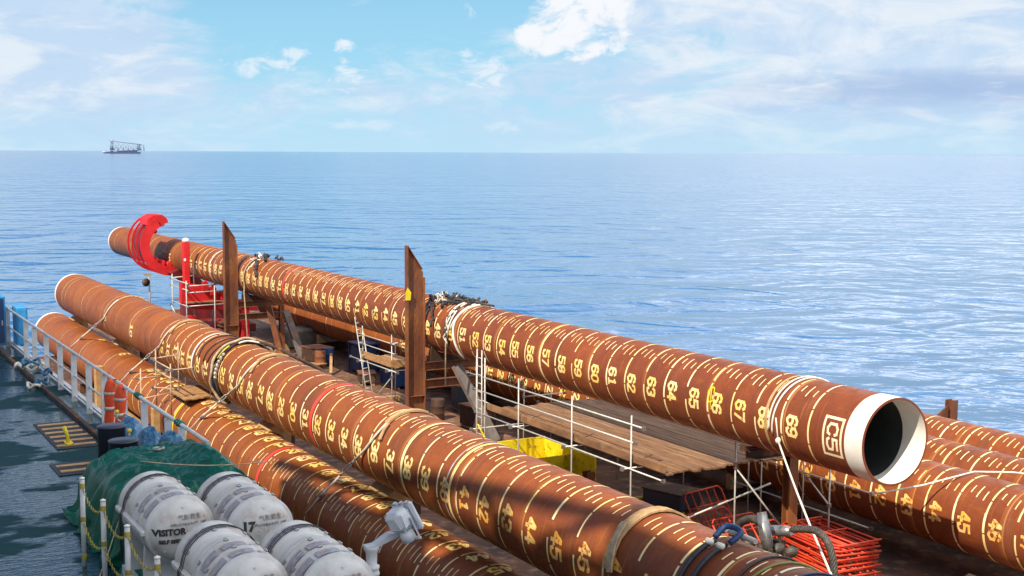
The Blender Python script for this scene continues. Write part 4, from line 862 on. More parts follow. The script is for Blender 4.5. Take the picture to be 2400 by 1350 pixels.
# orange barriers: neat stack, and a few tipped ones
def barrier_mesh(w=2.1, h=1.05, nb=3):
    m = MB(); m.tube([(-w / 2, 0, .03), (-w / 2, h - .12, .03), (-w / 2 + .12, h, .03), (w / 2 - .12, h, .03), (w / 2, h - .12, .03), (w / 2, 0, .03)], .028, 8)
    m.tube([(-w / 2, .12, .03), (w / 2, .12, .03)], .026, 8)
    m2 = MB()
    for i in range(1, nb + 1): x = -w / 2 + w * i / (nb + 1); m2.tube([(x, .12, .03), (x, h, .03)], .022, 6)
    m3 = MB()
    for z in ((.38, .62, .84) if h > 1.3 else (.55,)): m3.tube([(-w / 2, h * z, .03), (w / 2, h * z, .03)], .024, 8)
    return m, (m2, m3)
def barrier(L, rot, lab):
    root = bpy.data.objects.new('crowd_barrier', None); col.objects.link(root); ORG[root.name] = Vector((0, 0, 0))
    root.location = fw(*L); root.rotation_euler = (Matrix.Rotation(AZ, 3, 'Z') @ rot).to_euler(); return tag(root, lab, 'barrier', 'orange tube barriers on the barge deck')
def add_parts(root, src):
    if not src['o']:
        a, bs = src['m']; src['o'] = [a.build('frame', M['orange'], root)] + [q.build(n_, M['orange'], root) for q, n_ in zip(bs, ('upright_bar', 'cross_bar'))]
    else:
        for o in src['o']: c = o.copy(); col.objects.link(c); c.parent = root; ORG[c.name] = Vector((0, 0, 0))
BIG = {'m': barrier_mesh(2.4, 1.45, 1), 'o': []}; SMALL = {'m': barrier_mesh(1.7, 1.1, 4), 'o': []}
rnd = random.Random(2)
NS = 12
ordn = ['lowest', 'second lowest', 'third', 'fourth', 'fifth', 'sixth', 'seventh', 'eighth', 'ninth', 'tenth', 'second highest', 'topmost']
for k in range(NS):
    rot = Matrix.Rotation(radians(84 + rnd.uniform(-3.5, 3.5)), 3, 'Z') @ Matrix.Rotation(radians(rnd.uniform(-1.0, 1.0)), 3, 'X')
    add_parts(barrier((25.3 + rnd.uniform(-.05, .05), 25.95 + rnd.uniform(-.08, .08), DK + .05 + .095 * k), rot, ordn[k] + ' orange barrier counting up the neat stack by the dark pile'), BIG)
for L, ang, rz, lab in (((23.5, 29.2, DK + .05), 48, 8, 'orange barrier leaning upright left of the sheave, nearest the platform'), ((23.9, 28.5, DK + .02), 46, 4, 'middle leaning orange barrier between sheave and platform'), ((24.0, 27.6, DK - .0), 48, 6, 'leaning orange barrier nearest the grey sheave'), ((24.6, 31.0, DK + .05), 60, 12, 'dim orange barrier tipped in the shade under the platform corner'),
        ((23.1, 24.5, DK + .05), 6, 70, 'orange barrier lying flat under the wire sling, near the stack')):
    add_parts(barrier(L, Matrix.Rotation(radians(rz), 3, 'Z') @ Matrix.Rotation(radians(ang), 3, 'X'), lab), SMALL)
tag(MB().tube([(21.6, 29.0, 4.7), (24.7, 28.6, 5.55)], .03, 8).build('scaffold_tube', M['galv']), 'loose pale tube lying across the leaning orange barriers', 'tube')

for k, (n0, t0, w_, h_, mt, lab) in enumerate(((12.15, 58.5, .35, 1.9, 'wood_lt', 'pale timber post between the railing and the lowest pile, farther one'), (12.2, 48.9, .3, 1.7, 'wood_lt', 'pale timber post between the railing and the lowest pile, nearer one'))):
    tag(MB().rbox((n0, t0, DK + h_ / 2), (w_, w_, h_), .03).build('timber_post', M[mt]), lab, 'timber post')
tag(MB().rbox((12.35, 53.2, DK + .10), (1.1, 6.5, .2), .03).build('timber_mat', M['board2']), 'long brown timber mat lying along the lowest pile, seen through the railing', 'timber mat')
# lifting gear lying over the middle pile at lower right
root = thing('lifting_sling', (17, 19, DK), 'coarse wire rope loop with steel socket and thimble beside the orange stack', 'lifting sling')
def V(*a): return Vector(a)
lp = [V(18.8, 21.0, 6.98), V(18.8, 20.6, 7.08), V(18.8, 20.26, 7.12), V(18.8, 20.0, 7.02), V(18.8, 19.83, 6.80), V(18.8, 19.74, 6.50), V(18.8, 19.69, 6.1), V(18.8, 19.66, 5.2), V(18.9, 19.6, DK + .1)]
def smooth(pts, n=5):
    out = []
    for i in range(len(pts) - 1):
        p0, p1, p2, p3 = pts[max(i - 1, 0)], pts[i], pts[i + 1], pts[min(i + 2, len(pts) - 1)]
        for k in range(n):
            t = k / n; out.append(.5 * ((2 * p1) + (p2 - p0) * t + (2 * p0 - 5 * p1 + 4 * p2 - p3) * t * t + (3 * p1 - p0 - 3 * p2 + p3) * t ** 3))
    return out + [pts[-1]]
sp = smooth(lp, 8)
m = MB()                    # laid strands
for k in range(6):
    pts = []
    for i, p in enumerate(sp):
        d = (sp[min(i + 1, len(sp) - 1)] - sp[max(i - 1, 0)]).normalized(); a_ = d.cross(Vector((0.3, .2, 1))).normalized(); b_ = d.cross(a_); u = k * pi / 3 + i * .55; pts.append(p + (a_ * cos(u) + b_ * sin(u)) * .05)
    m.tube(pts, .036, 6)
m.build('rope_loop', M['wire'], root)
MB().lathe([(.09, 0), (.12, .05), (.12, .75), (.085, .95)], V(18.75, 21.95, 6.72), (.03, -1, .22), 16).build('ferrule', M['steel'], root)
m = MB(); m.lathe([(.40, -.06), (.44, -.1), (.44, .1), (.40, .06), (.30, .05), (.28, .12), (.18, .12), (.18, -.12), (.28, -.12), (.30, -.05)], (18.2, 21.2, 6.93), (.75, -.62, .2), 28); m.build('sheave', M['steel'], root)
m = MB(); m.tube(smooth([V(18.0, 21.95, 6.7), V(18.0, 21.8, 7.0), V(18.0, 21.45, 7.2), V(18.0, 21.1, 7.2)], 6), .085, 10); m.build('eye_splice', M['wire'], root)
m = MB()
for c in ((18.1, 21.6, 6.6), (18.3, 21.35, 6.55), (18.4, 21.0, 6.6), (18.5, 20.7, 6.6), (18.2, 20.9, 6.45)): m.lathe([(.04, -.16), (.11, -.1), (.13, 0), (.1, .12), (.04, .16)], c, (.9, .3, random.uniform(-.3, .3)), 10)
m.build('shackle', M['wire'], root)
m = MB(); m.tube([(18.3, 20.9, 6.5), (18.4, 20.5, 6.4), (18.5, 20.2, 6.3), (18.7, 19.9, 5.8)], .04, 8); m.tube([(18.2, 21.4, 6.4), (18.4, 20.9, 6.3), (18.6, 20.6, 6.2), (18.7, 20.2, 6.1)], .035, 8); m.build('tail', M['canvas'], root)
m = MB(); m.beam((18.3, 21.1, DK), (18.3, 21.1, 6.5), .25, .25); m.beam((18.85, 21.5, DK), (18.85, 21.5, 6.6), .2, .2); m.build('stand', M['rust_dark'], root)
root = thing('hanging_sling', (15, 17.7, 8.3), 'pair of black slings hanging from a blue shackle over the middle pile', 'sling')
for k in (0, 1):
    MB().tube([cylpt(A2, Z2, 17.55 - .30 * k, radians(q), R + .07) for q in range(78, -30, -6)], .048, 10).build('sling_leg', M['black'], root)
    MB().lathe([(.065, -.05), (.085, 0), (.065, .05)], cylpt(A2, Z2, 17.55 - .3 * k, radians(72), R + .1), (0.3, 0, 1), 12).build('collar', M['rope'], root)
MB().tube(smooth([Vector(cylpt(A2, Z2, 17.6, radians(80), R + .10)), Vector(cylpt(A2, Z2, 17.6, radians(92), R + .24)), Vector(cylpt(A2, Z2, 17.2, radians(92), R + .24)), Vector(cylpt(A2, Z2, 17.2, radians(80), R + .10))], 5), .055, 10).build('shackle', M['darkblue'], root)
MB().tube([cylpt(A2, Z2, 17.9, radians(100), R + .12), cylpt(A2, Z2, 17.0, radians(100), R + .12)], .05, 10).build('shackle_pin', M['galv'], root)
root = thing('hose_wrap', (14.3, 15.6, 8.3), 'yellow-green and black hoses wrapped over the near end of the middle pile', 'hoses')
for k, (t, mt) in enumerate(((16.25, 'black'), (16.0, 'yellow'), (15.5, 'darkblue'), (15.1, 'rope_tan'))):
    MB().tube([cylpt(A2, Z2, t + .15 * sin(q * .02 + k), radians(q), R + .025) for q in range(150, 10, -6)], .022, 8).build('hose', M[mt] if k != 1 else mat('olive_hose', (.25, .25, .05), None, 4, .5), root)

# ------------------------------------------------------------------ support-ship deck
def railing():
    root = thing('ship_railing', (5.72, 30, SD), 'white flat-bar railing along the support ship\'s deck edge', 'railing')
    n0 = 5.72
    MB().tube([(n0, 44.0, 10.5), (n0, 19.7, 10.5)], .034, 10).build('top_rail', M['galv_rail'], root)
    MB().tube([(n0, 44.0, 9.98), (n0, 19.7, 9.98)], .022, 8).build('mid_rail', M['galv_rail'], root)
    MB().tube([(n0, 44.0, 9.52), (n0, 19.7, 9.52)], .022, 8).build('bottom_rail', M['galv_rail'], root)
    t = 36.2
    ts = [36.4, 35.1, 33.46, 31.7, 30.07, 28.5, 27.0, 25.3, 23.7, 22.05, 21.2, 39.5, 42]
    for t in ts: MB().box((n0 - .01, t, (SD + 10.47) / 2), (.125, .035, 10.47 - SD)).build('stanchion', M['galv_rail'], root)
    for t in (24.0, 21.2): MB().tube([(n0 + .045 * cos(u), t + .02 * u, 10.5 + .045 * sin(u)) for u in [i * .6 for i in range(28)]], .018, 6).build('tied_rope', M['green'], root)
railing()
for k, (n0, t0, w, h, lab) in enumerate(((5.38, 39.7, .52, 1.42, 'tall blue deck cabinet at the far left end of the railing'), (6.02, 39.3, .30, 1.12, 'shorter blue locker just inside the rail, right of the tall blue cabinet'))):
    root = thing('deck_locker', (n0, t0, SD), lab, 'locker', 'blue deck lockers')
    MB().rbox((n0, t0, SD + h / 2 + .06), (w, .75, h), .03).build('body', M['blue'], root); MB().box((n0, t0 - .385, SD + h / 2 + .06), (w - .1, .02, h - .15)).build('door', M['darkblue'] if k == 0 else M['blue'], root)
    MB().box((n0 + w * .3, t0 - .405, SD + h / 2), (.03, .03, .14)).build('handle', M['galv'], root)
root = thing('rope_heap', (5.2, 33.5, SD), 'heap of pale blue ropes behind the far railing', 'ropes')
rnd = random.Random(31)
for k in range(8):
    c = (5.35 + rnd.uniform(-.15, .12), 33.6 + rnd.uniform(-1.8, 1.8)); r0 = rnd.uniform(.12, .2)
    MB().tube([(c[0] + cos(u) * r0, c[1] + sin(u) * r0 * 1.6, SD + .08 + .1 * k * .6 + .05 * sin(3 * u + k)) for u in [i * .45 for i in range(16)]], .035, 6).build('rope_coil', M['bluebag'] if k % 2 else M['rope'], root)
# tall bollards
root = thing('mooring_bollard', (4.72, 21.2, SD), 'pair of round black mooring bollards beside the green tarpaulin', 'bollard')
for (n0, t0) in ((4.74, 21.95), (4.66, 20.75)):
    MB().lathe([(.225, 0), (.225, .98), (.235, .985), (.235, 1.0), (.22, 1.008), (0, 1.008)], (n0, t0, SD + .05), seg=32).build('bollard_head', mat('dark_bollard_paint', (0.03, 0.035, 0.055), (0.02, 0.02, 0.03), 4, .38), root)
MB().rbox((4.7, 21.3, SD + .05), (.75, 2.1, .10), .03).build('base_plate', M['rust_dark'], root)
for k, (L, lab) in enumerate(((( 5.42, 24.6, 10.12), 'small yellow lamp on the rail above the farther bollard'), ((5.25, 22.9, 10.10), 'small yellow lamp resting by the nearer bollard head'))):
    root = thing('hand_lamp', L, lab, 'lamp', 'small yellow lamps by the bollards')
    MB().lathe([(.02, 0), (.035, .01), (.04, .05), (.025, .07), (0, .075)], L, seg=14).build('lens', M['brass'], root); MB().lathe([(.02, -.10), (.02, 0)], L, seg=10).build('body', M['galv'], root)
    MB().tube([(L[0], L[1], L[2] - .1), (5.70, L[1] - .1, L[2] - .35)], .015, 6).build('bracket', M['galv'], root)
# hanging lifejackets
r1 = thing('lifejacket', (5.55, 25.9, 9.5), 'left one of two orange lifejackets with silver bands hanging on the rail', 'lifejacket', 'orange lifejackets hanging on the rail')
m = MB(); m.lathe([(.03, 0), (.085, .04), (.10, .18), (.085, .3), (.105, .5), (.12, .66), (.10, .8), (.07, .9), (.03, .95)], (5.55, 25.9, 9.62), (.05, 0, 1), 16); m.build('jacket', M['vest'], r1)
MB().lathe([(.103, 0), (.103, .07)], (5.563, 25.9, 9.95), (.05, 0, 1), 16).build('silver_band', M['galv'], r1); MB().lathe([(.118, 0), (.122, .03), (.118, .06)], (5.578, 25.9, 10.25), (.05, 0, 1), 16).build('silver_band', M['galv'], r1); MB().tube([(5.59, 25.9, 10.54), (5.72, 25.9, 10.54)], .012, 6).build('loop', M['black'], r1)
dup(r1, .06, -.62, -.02, 'right one of two orange lifejackets with silver bands hanging on the rail')
# blue wrapped bundles between rail and tarpaulin
def bag(nm, c, d, mt, lab, seed):
    m = MB(); rnd = random.Random(seed); nu, nv = 36, 22; vl = []; F = []
    for i in range(nv + 1):
        th = pi * i / nv
        for j in range(nu):
            ph = 2 * pi * j / nu; v = Vector((sin(th) * cos(ph), sin(th) * sin(ph), cos(th))); k = 1 + .16 * noise.noise(v * 1.7 + Vector((seed, 0, 0))) + .12 * noise.noise(v * 5) + .07 * abs(noise.noise(v * 9))
            vl.append((c[0] + v.x * d[0] * k / 2, c[1] + v.y * d[1] * k / 2, max(SD + .01, c[2] + v.z * d[2] * k / 2)))
    for i in range(nv):
        for j in range(nu): F.append((i * nu + j, (i + 1) * nu + j, (i + 1) * nu + (j + 1) % nu, i * nu + (j + 1) % nu))
    m.add(vl, F, True); return tag(m.build(nm, mt), lab, 'bundle', 'blue plastic bundles by the rail')
bag('wrapped_bundle', (5.38, 23.4, 9.80), (.56, 1.3, .85), M['bluebag'], 'crumpled blue plastic bundle between the bollards and the rail', 3)
bag('wrapped_bundle', (5.40, 22.0, 9.85), (.5, 1.1, .95), M['bluebag'], 'second blue plastic bundle, right of the bollards', 8)
bag('wrapped_bundle', (5.45, 20.8, 9.95), (.45, .9, 1.1), M['bluebag'], 'pale blue bundle just above the green tarpaulin\'s right end', 14)

# tarpaulin over a winch
def tarp():
    m = MB(); NU, NV_ = 130, 150; n0, n1, t0, t1 = 3.75, 5.97, 16.9, 20.9; H_ = 1.02; vl = []; F = []
    for i in range(NU + 1):
        for j in range(NV_ + 1):
            u = -1 + 2 * i / NU; v = -1 + 2 * j / NV_
            e = max(abs(u) ** 3.2, abs(v) ** 3.6); k = (abs(u) ** 4 + abs(v) ** 4)
            prof = 1 / (1 + math.exp((e - .56) * 13)) if e > 0 else 1
            ang = atan2(v * 1.6, u)
            skirt = 1 - prof
            z = H_ * (prof * (1 + .04 * noise.noise(Vector((u * 2, v * 3, 0)))) ) + .10 * noise.noise(Vector((u * 1.3, v * 1.6, 5))) * prof
            lump_ = .22 * math.exp(-((u - .45) ** 2 / .10 + (v + .1) ** 2 / .3)) * prof
            z += lump_ - .22 * prof * (1 / (1 + math.exp((u + .55) * 9)))
            fold = skirt * (.10 * sin(ang * 17 + 3 * noise.noise(Vector((u, v, 2)))) + .05 * sin(ang * 31))
            rg_ = 1 - abs(noise.noise(Vector((u * 2.6 + v, v * 3.4, 7)))) * 3; cr = .045 * noise.noise(Vector((u * 5, v * 7, 1))) + .02 * noise.noise(Vector((u * 13, v * 17, 4))) + .010 * noise.noise(Vector((u * 34, v * 40, 4))) + .09 * max(0, rg_) ** 3 * (0.4 + skirt)
            x = (n0 + n1) / 2 + u * (n1 - n0) / 2 * (1 + .10 * skirt * 0) + cos(ang) * (fold + cr * skirt)
            y = (t0 + t1) / 2 + v * (t1 - t0) / 2 + sin(ang) * (fold + cr * skirt)
            vl.append((x, y, SD + .01 + max(0, z + cr)))
    W_ = NV_ + 1
    for i in range(NU):
        for j in range(NV_): F.append((i * W_ + j, (i + 1) * W_ + j, (i + 1) * W_ + j + 1, i * W_ + j + 1))
    m.add(vl, F, True); o = m.build('tarpaulin', M['tarp']); tag(o, 'large folded green tarpaulin draped over machinery behind the raft canisters', 'tarpaulin')
tarp()
tag(MB().lathe([(.07, 0), (.09, .02), (.09, .05), (.05, .06), (.05, .03)], (4.95, 19.7, 10.46), seg=16).build('steel_ring', M['steel']), 'small steel ring lying on top of the green tarpaulin', 'ring')
for k, (p, q, lab) in enumerate((((3.2, 16.2, 9.5), (4.5, 19.3, 10.35), 'thin pale cord running down the left side of the tarpaulin'), ((4.1, 17.3, 10.9), (5.9, 17.2, 10.72), 'thin pale cord stretched above the two far raft canisters'))):
    tag(MB().tube([Vector(p).lerp(Vector(q), i / 8) + Vector((0, 0, -.06 * sin(pi * i / 8))) for i in range(9)], .008, 6).build('cord', M['rope_tan']), lab, 'cord')

# painted step strips on the deck and a yellow cleat
def strips(t0, cnt, n0, n1, lab, seed):
    root = thing('striped_deck_mat', ((n0 + n1) / 2, t0, SD), lab, 'deck mat', 'striped mats on the ship deck'); rnd = random.Random(seed)
    MB().box(((n0 + n1) / 2, t0 + cnt * .21, SD + .008), (n1 - n0 + .1, cnt * .42 + .1, .012)).build('mat', M['black'], root)
    for k in range(cnt): MB().box(((n0 + n1) / 2 + rnd.uniform(-.02, .02), t0 + .21 + k * .42, SD + .022), (n1 - n0, .13, .014)).build('stripe', M['canvas'], root)
strips(25.3, 6, 4.50, 5.22, 'black mat with pale cross stripes on the wet deck left of the bollards', 1)
strips(23.2, 2, 4.15, 4.75, 'small striped mat beside the bollard base', 2)
root = thing('yellow_cleat', (4.75, 25.6, SD), 'small yellow upright cleat on the striped mat', 'cleat')
MB().tube([(4.72, 25.6, SD + .02), (4.70, 25.6, SD + .2), (4.64, 25.6, SD + .36)], [.035, .03, .045], 10).build('horn', M['yellow'], root); MB().box((4.73, 25.6, SD + .035), (.14, .3, .03)).build('base', M['yellow'], root)

# chain posts
CP = [(3.46, 17.9), (3.46, 16.62), (3.46, 15.33), (3.46, 13.95), (3.46, 12.6)]
posts = []
pn = ['farthest', 'second', 'third', 'fourth', 'nearest']
for k, (n0, t0) in enumerate(CP):
    if k == 0:
        pr = thing('chain_post', (n0, t0, SD), 'farthest white post carrying yellow chain beside the raft canisters', 'post', 'white chain posts on the ship deck')
        MB().tube([(n0, t0, SD), (n0, t0, SD + 1.2)], .033, 12).build('post_tube', M['galv_rail'], pr); MB().lathe([(.035, 0), (.036, .02), (0, .035)], (n0, t0, SD + 1.2), seg=12).build('cap', M['white'], pr)
        for z in (.1, .62, 1.08): MB().lathe([(.035, 0), (.036, .005), (.036, .06), (.035, .065)], (n0, t0, SD + z), seg=12).build('yellow_mark', M['chain'], pr)
    elif k < 4: dup(pr, 0, t0 - CP[0][1], 0, pn[k] + ' white post from the far end, carrying yellow chain beside the raft canisters')
def chain(p, q, sag, root, N_=22):
    m = MB(); p, q = Vector(p), Vector(q); pts = [p.lerp(q, i / N_) + Vector((0, 0, -sag * 4 * (i / N_) * (1 - i / N_))) for i in range(N_ + 1)]
    for i in range(N_):
        a_, b_ = pts[i], pts[i + 1]; d = (b_ - a_); c = (a_ + b_) / 2; d2 = d.normalized(); s_ = (d2.cross(Vector((1, 0, 0))) if i % 2 else d2.cross(d2.cross(Vector((1, 0, 0))))).normalized()
        L_ = d.length * .72; w = .016; m.tube([c + d2 * L_ * cos(u) * .75 + s_ * w * sin(u) for u in [k * pi / 4 for k in range(8)]], .0055, 5, closed=True)
    return m.build('chain_run', M['chain'], root)
for k in range(4):
    a_, b_ = CP[k], CP[k + 1]; root = thing('yellow_chain', (a_[0], (a_[1] + b_[1]) / 2, SD), pn[k] + ' pair of yellow chains strung between the white posts', 'chain', 'yellow chains between the posts')
    for z in (1.1, .62): chain((a_[0], a_[1], SD + z), (b_[0], b_[1], SD + z), .16, root)

# liferaft canisters
def text_mb(s, size, bold=0.0):
    cu = bpy.data.curves.new('lettering', 'FONT'); cu.body = s; cu.size = size; cu.align_x = 'CENTER'; cu.align_y = 'CENTER'; cu.offset = bold; cu.resolution_u = 3; cu.extrude = .0015
    o = bpy.data.objects.new('lettering', cu); col.objects.link(o); bpy.context.view_layer.update()
    me = bpy.data.meshes.new_from_object(o.evaluated_get(bpy.context.evaluated_depsgraph_get()))
    vs_ = [tuple(v.co) for v in me.vertices]; fs = [tuple(p.vertices) for p in me.polygons]
    bpy.data.objects.remove(o); bpy.data.curves.remove(cu); bpy.data.meshes.remove(me); return vs_, fs
def raft(n0, tn, z0, lab, words, Ln=1.42, rr=.405):
    root = thing('liferaft_canister', (n0, tn, SD), lab, 'liferaft canister', 'white liferaft canisters on their rack')
    # t runs away; the near cap is at tn
    prof = [(0, -.16), (.14, -.155), (.27, -.13), (.345, -.07), (.37, 0), (rr - .02, .012), (rr + .012, .02), (rr + .012, .07), (rr - .012, .085)]
    for a_, b_ in ((.085, .30), (.36, .58), (.64, .66), (.74, 1.0), (1.06, 1.30)):
        prof += [(rr - .016, a_ + .01), (rr - .016, b_), (rr + .016, b_ + .012), (rr + .016, b_ + .045), (rr - .016, b_ + .055)]
    prof += [(rr + .012, Ln - .07), (rr + .012, Ln - .02), (rr - .02, Ln), (.33, Ln + .07), (.2, Ln + .12), (0, Ln + .13)]
    prof = sorted(prof[:9], key=lambda p: p[1]) + sorted(prof[9:-6], key=lambda p: p[1]) + prof[-6:]
    MB().lathe(prof, (n0, tn, z0), (0, 1, 0), 56).build('shell', M['raft'], root)
    m = MB()
    for t in (.075, .315, .345, .595, .625, 1.015, 1.045, 1.315, 1.35): m.tube([(n0 + cos(u) * (rr + .002), tn + t, z0 + sin(u) * (rr + .002)) for u in [i * pi / 24 for i in range(48)]], .0055, 5, closed=True)
    m.build('crease_shade_ring', mat('ridge_crease_shade', (0.20, 0.18, 0.16), (0.36, 0.33, 0.30), 6, .7), root)  # dark rings painted at the ridge edges as their crease shade
    m = MB()
    for t in (.33, .61, 1.03):
        for u in (150, 100, 52): m.rbox((n0 + cos(radians(u)) * (rr + .018), tn + t, z0 + sin(radians(u)) * (rr + .018)), (.03, .045, .055), .008, Matrix.Rotation(-radians(u), 3, 'Y'))
    m.build('clasp', M['steel'], root)
    # raised label panels moulded into the shell, running round it
    for (ta, tb) in ((.12, .27), (.40, .55), (1.08, 1.26)):
        for (pa, pb) in ((22, 58), (66, 104), (112, 150)):
            m = MB(); vl = []; F = []; n = 8
            for i in range(n + 1):
                p = radians(pa + (pb - pa) * i / n)
                for t in (ta, tb): vl.append((n0 - cos(p) * (rr + .0), tn + t, z0 + sin(p) * (rr + .0)))
            for i in range(n): F.append((2 * i, 2 * i + 1, 2 * i + 3, 2 * i + 2))
            m.add(vl, F, True); m.build('label_panel', M['raftpanel'], root)
    # moulded lip where the two halves meet, ribs on the cap
    for sg in (-1, 1): MB().rbox((n0 + sg * (rr + .02), tn + Ln / 2, z0), (.07, Ln - .06, .07), .015).build('flange', M['raft'], root)
    m = MB()
    for u in (35, 90, 145, 0, 180, 222, 318): m.beam((n0 + cos(radians(u)) * .05, tn - .158, z0 + sin(radians(u)) * .05), (n0 + cos(radians(u)) * .31, tn - .105, z0 + sin(radians(u)) * .31), .022, .02, (0, -1, 0))
    m.build('cap_rib', M['raft'], root)
    for s_, size, bold, dx, dz, mt, dy in words:
        vs_, fs = text_mb(s_, size, bold); m = MB()
        rad = hypot(dx, dz)
        pts = []
        for x, y, zz in vs_:
            X, Z = dx + x, dz + y; q = min(hypot(X, Z), .37); yy = -.162 if q < .14 else (-.157 + (q - .14) / .13 * .025 if q < .27 else (-.132 + (q - .27) / .085 * .06 if q < .355 else -.072 + (q - .355) / .03 * .07))
            pts.append((n0 + X, tn + yy - .008 - zz, z0 + Z))
        m.add(pts, [f for f in fs]); m.build('lettering', mt, root)
    # steel cradle under it
    for t in (.3, 1.1):
        m = MB(); m.prism([(-.38, 0), (.38, 0), (.38, .28)] + [(sin(u) * (rr + .02), z0 - cos(u) * (rr + .02) - (SD + .35)) for u in [radians(58 - i * 11.6) for i in range(11)]] + [(-.38, .28)], (n0, tn + t, SD + .35), (1, 0, 0), (0, 0, 1), .06); m.build('cradle', M['galv_rail'], root)
    for sg in (-1, 1): MB().beam((n0 + sg * .36, tn + .1, SD + .3), (n0 + sg * .36, tn + 1.35, SD + .3), .08, .1).build('cradle_rail', M['galv_rail'], root)
    for sg in (-1, 1):
        for t in (.15, 1.3): MB().beam((n0 + sg * .36, tn + t, SD), (n0 + sg * .36, tn + t, SD + .3), .07, .07).build('cradle_leg', M['galv_rail'], root)
    # holding-down lines
    for t in (.99, 1.04, 1.08):
        m = MB(); m.tube([(n0 - .47, tn + t, SD + .5), (n0 - .47, tn + t, z0 + .0)] + [(n0 - cos(radians(q)) * (rr + .035), tn + t + .05 * sin(radians(q)), z0 + sin(radians(q)) * (rr + .035)) for q in range(8, 176, 12)] + [(n0 + .47, tn + t, SD + .5)], .0055, 6); m.build('holding_line', M['black'], root)
    return root
zr = 10.495
small = ((u'\u6c14\u80c0\u6551\u751f', .072, .0, .07, .19, M['ink2'], 0), ('INFLATABLE RAFT   16M', .040, .001, .06, .115, M['ink2'], 0))
raft(4.07, 15.25, zr, 'far left white raft canister lettered VISITOR', small + (('VISITOR', .104, .005, -.17, .03, M['ink'], 0), ('SELF SERV', .062, .003, -.16, -.08, M['ink'], 0)))
raft(4.93, 14.85, zr - .02, 'far right white raft canister numbered 17', small + (('17', .15, .008, -.20, .10, M['ink'], 0), ('SELF SERV', .05, .002, -.02, -.14, M['ink'], 0)))
raft(4.09, 12.65, zr, 'near left white raft canister, roped down, in front of VISITOR', small)
raft(4.90, 12.30, zr - .02, 'near right white raft canister, left of the floodlight post', small)

# floodlight on a short post
def flood():
    n0, t0 = 5.74, 13.4; root = thing('floodlight', (n0, t0, SD), 'grey floodlight tilted up on a white flanged post, lower centre', 'floodlight')
    MB().lathe([(.058, 0), (.058, .80), (.062, .805), (.09, .82), (.09, .85), (.082, .86), (.082, .89), (.09, .90), (.09, .925), (.06, .94), (.066, 1.08), (.088, 1.12), (.092, 1.15), (0, 1.155)], (n0, t0, SD), seg=28).build('post', M['galv_rail'], root)
    m = MB(); m.prism([(-.09, -.02), (.05, -.02), (.20, .03), (.33, .07), (.36, .12), (.20, .12), (.02, .02), (-.09, .012)], (n0, t0, SD + 1.16), (1, 0, 0), (0, 0, 1), .11); m.build('arm', M['lamp'], root, bevel=.008)
    c = Vector((6.03, 13.22, 10.84)); rot = Matrix.Rotation(radians(-26), 3, 'Y') @ Matrix.Rotation(radians(-6), 3, 'X') @ Matrix.Rotation(radians(24), 3, 'Z')
    k = .68
    h = MB(); h.rbox(c + rot @ Vector((-.02 * k, 0, .06 * k)), (.34 * k, .38 * k, .36 * k), .075 * k, rot); hs = h.build('housing', M['lamp'], root, bevel=.012)
    MB().rbox(c + rot @ Vector((.18 * k, 0, .0)), (.10 * k, .46 * k, .52 * k), .03 * k, rot).build('bezel', M['lamp'], hs, bevel=.005)
    MB().box(c + rot @ Vector((.234 * k, 0, .0)), (.006, .38 * k, .42 * k), rot).build('lens', M['glass'], hs)
    m = MB()
    for sg in (-1, 1): m.beam(c + rot @ Vector((.02 * k, sg * .22 * k, -.34 * k)), c + rot @ Vector((.04 * k, sg * .22 * k, .05 * k)), .05 * k, .02)
    m.beam(c + rot @ Vector((.02 * k, -.22 * k, -.34 * k)), c + rot @ Vector((.02 * k, .22 * k, -.34 * k)), .06 * k, .025); m.build('yoke', M['lamp'], root)
    m = MB(); m.lathe([(.06, 0), (.085, .04), (.085, .13), (0, .14)], c + rot @ Vector((-.04 * k, -.02, -.14 * k)), rot @ Vector((0, 0, -1)), 16); m.build('gland', M['lamp'], hs)
    m = MB()
    for q in range(3): m.rbox(c + rot @ Vector((.16 * k, (-.14 + .14 * q) * k, .27 * k)), (.09 * k, .05 * k, .04 * k), .008, rot)
    m.build('clip', M['steel'], hs)
    MB().tube([Vector((n0 + .05, t0 - .05, SD + .72)), Vector((n0 - .02, t0 - .12, SD + .76)), Vector((n0 - .12, t0 - .14, SD + .75)), Vector((n0 - .16, t0 - .14, SD + .66))], .012, 8).build('cable', M['black'], root)
flood()

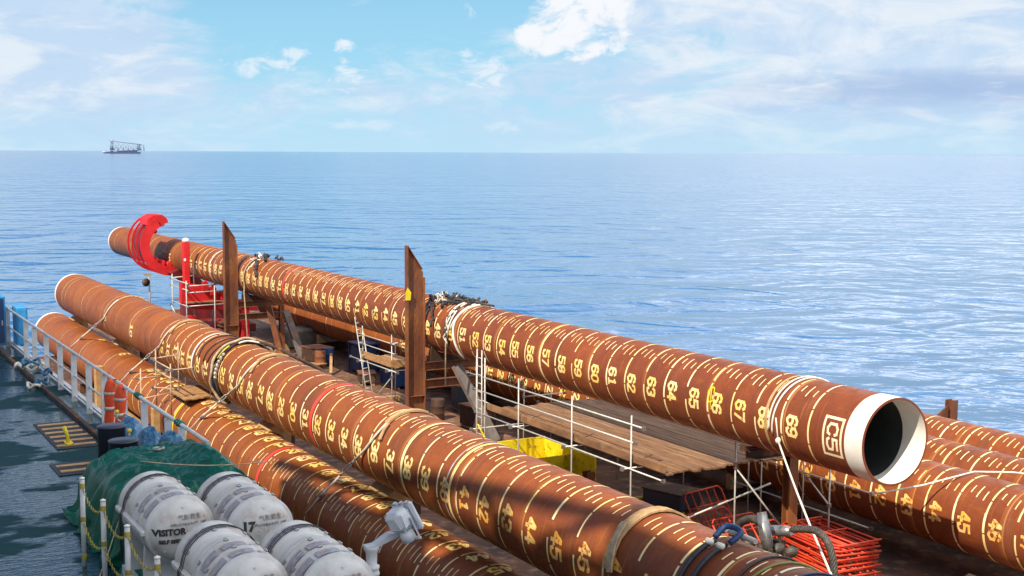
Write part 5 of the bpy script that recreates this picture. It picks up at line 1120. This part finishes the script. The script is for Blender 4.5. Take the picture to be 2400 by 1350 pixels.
# ------------------------------------------------------------------ launch barge on the horizon, its colours blued in place of haze
def far_barge():
    AZf = -0.2876; D = 7000.0; cx, cy = sin(AZf) * D, cos(AZf) * D
    u = Vector((cos(AZf), -sin(AZf), 0)); w = Vector((sin(AZf), cos(AZf), 0))   # along the hull (to the right), and away
    root = bpy.data.objects.new('launch_barge', None); col.objects.link(root); root.location = (cx, cy, 0); tag(root, 'far-off dark launch barge carrying a steel lattice tower on the horizon', 'barge')
    yaw = -AZf; root.rotation_euler = (0, 0, -AZf); ORG[root.name] = Vector((0, 0, 0))
    k = D / 3075.0      # metres per photo pixel at that distance
    def X(px): return (px - 290) * k
    MB().prism([(X(252), 0), (X(328), 0), (X(330), 9), (X(262), 9), (X(246), 6)], (0, 0, 0), (1, 0, 0), (0, 0, 1), 45).build('hull', mat('hazed_far_hull', (0.05, 0.08, 0.17), (0.07, 0.07, 0.14), .05, .6), root)  # bluish hull colour stands in for the haze over it
    MB().prism([(0, 0), (8 * k, 0), (6 * k, 2.2 * k), (1.5 * k, 2.4 * k)], (X(246), -10, 6), (1, 0, 0), (0, 0, 1), 14).build('tug', M['shipgrey'], root)
    m = MB(); r = 2.4; zb = 14
    for y in (-20, 20):
        m.tube([(X(264), y, 28 * k), (X(272), y, 27.5 * k), (X(330), y, 20 * k)], r, 6); m.tube([(X(264), y, zb), (X(330), y, zb + 4)], r, 6)
        xs = [X(q) for q in (264, 272, 281, 292, 303, 314, 324, 330)]
        for i, x in enumerate(xs):
            f = (x - xs[0]) / (xs[-1] - xs[0]); zt = (28 - 8 * f) * k; m.tube([(x, y, zb), (x, y, zt)], r * .7, 6)
            if i + 1 < len(xs):
                x2 = xs[i + 1]; f2 = (x2 - xs[0]) / (xs[-1] - xs[0]); z2 = (28 - 8 * f2) * k; m.tube([(x, y, zb), (x2, y, z2)], r * .6, 6); m.tube([(x, y, zt), (x2, y, zb)], r * .6, 6)
    for x, z in ((X(264), 28 * k), (X(272), 27.5 * k), (X(300), 24 * k), (X(330), 20 * k)): m.tube([(x, -20, z), (x, 20, z)], r, 6)
    m.build('lattice_tower', M['farsteel'], root)
    m = MB(); m.box((X(268), 0, 19 * k), (9 * k, 30, 17 * k)) if 0 else None
    m.tube([(X(267), 0, 9), (X(267), 0, 29 * k)], 7, 8); m.tube([(X(262), 0, 29 * k), (X(272), 0, 29 * k)], 3.5, 8); m.build('leg_base', M['farsteel'], root)
    m = MB(); m.box((X(325), 0, 14 * k), (6 * k, 30, 12 * k)); m.tube([(X(331), 0, 20 * k), (X(336), 0, 19 * k), (X(336.5), 0, 6 * k)], 2.2, 8); m.build('stern_frame', M['farsteel'], root)
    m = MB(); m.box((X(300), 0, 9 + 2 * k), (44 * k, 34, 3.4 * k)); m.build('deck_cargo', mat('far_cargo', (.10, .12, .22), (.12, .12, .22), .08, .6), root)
far_barge()
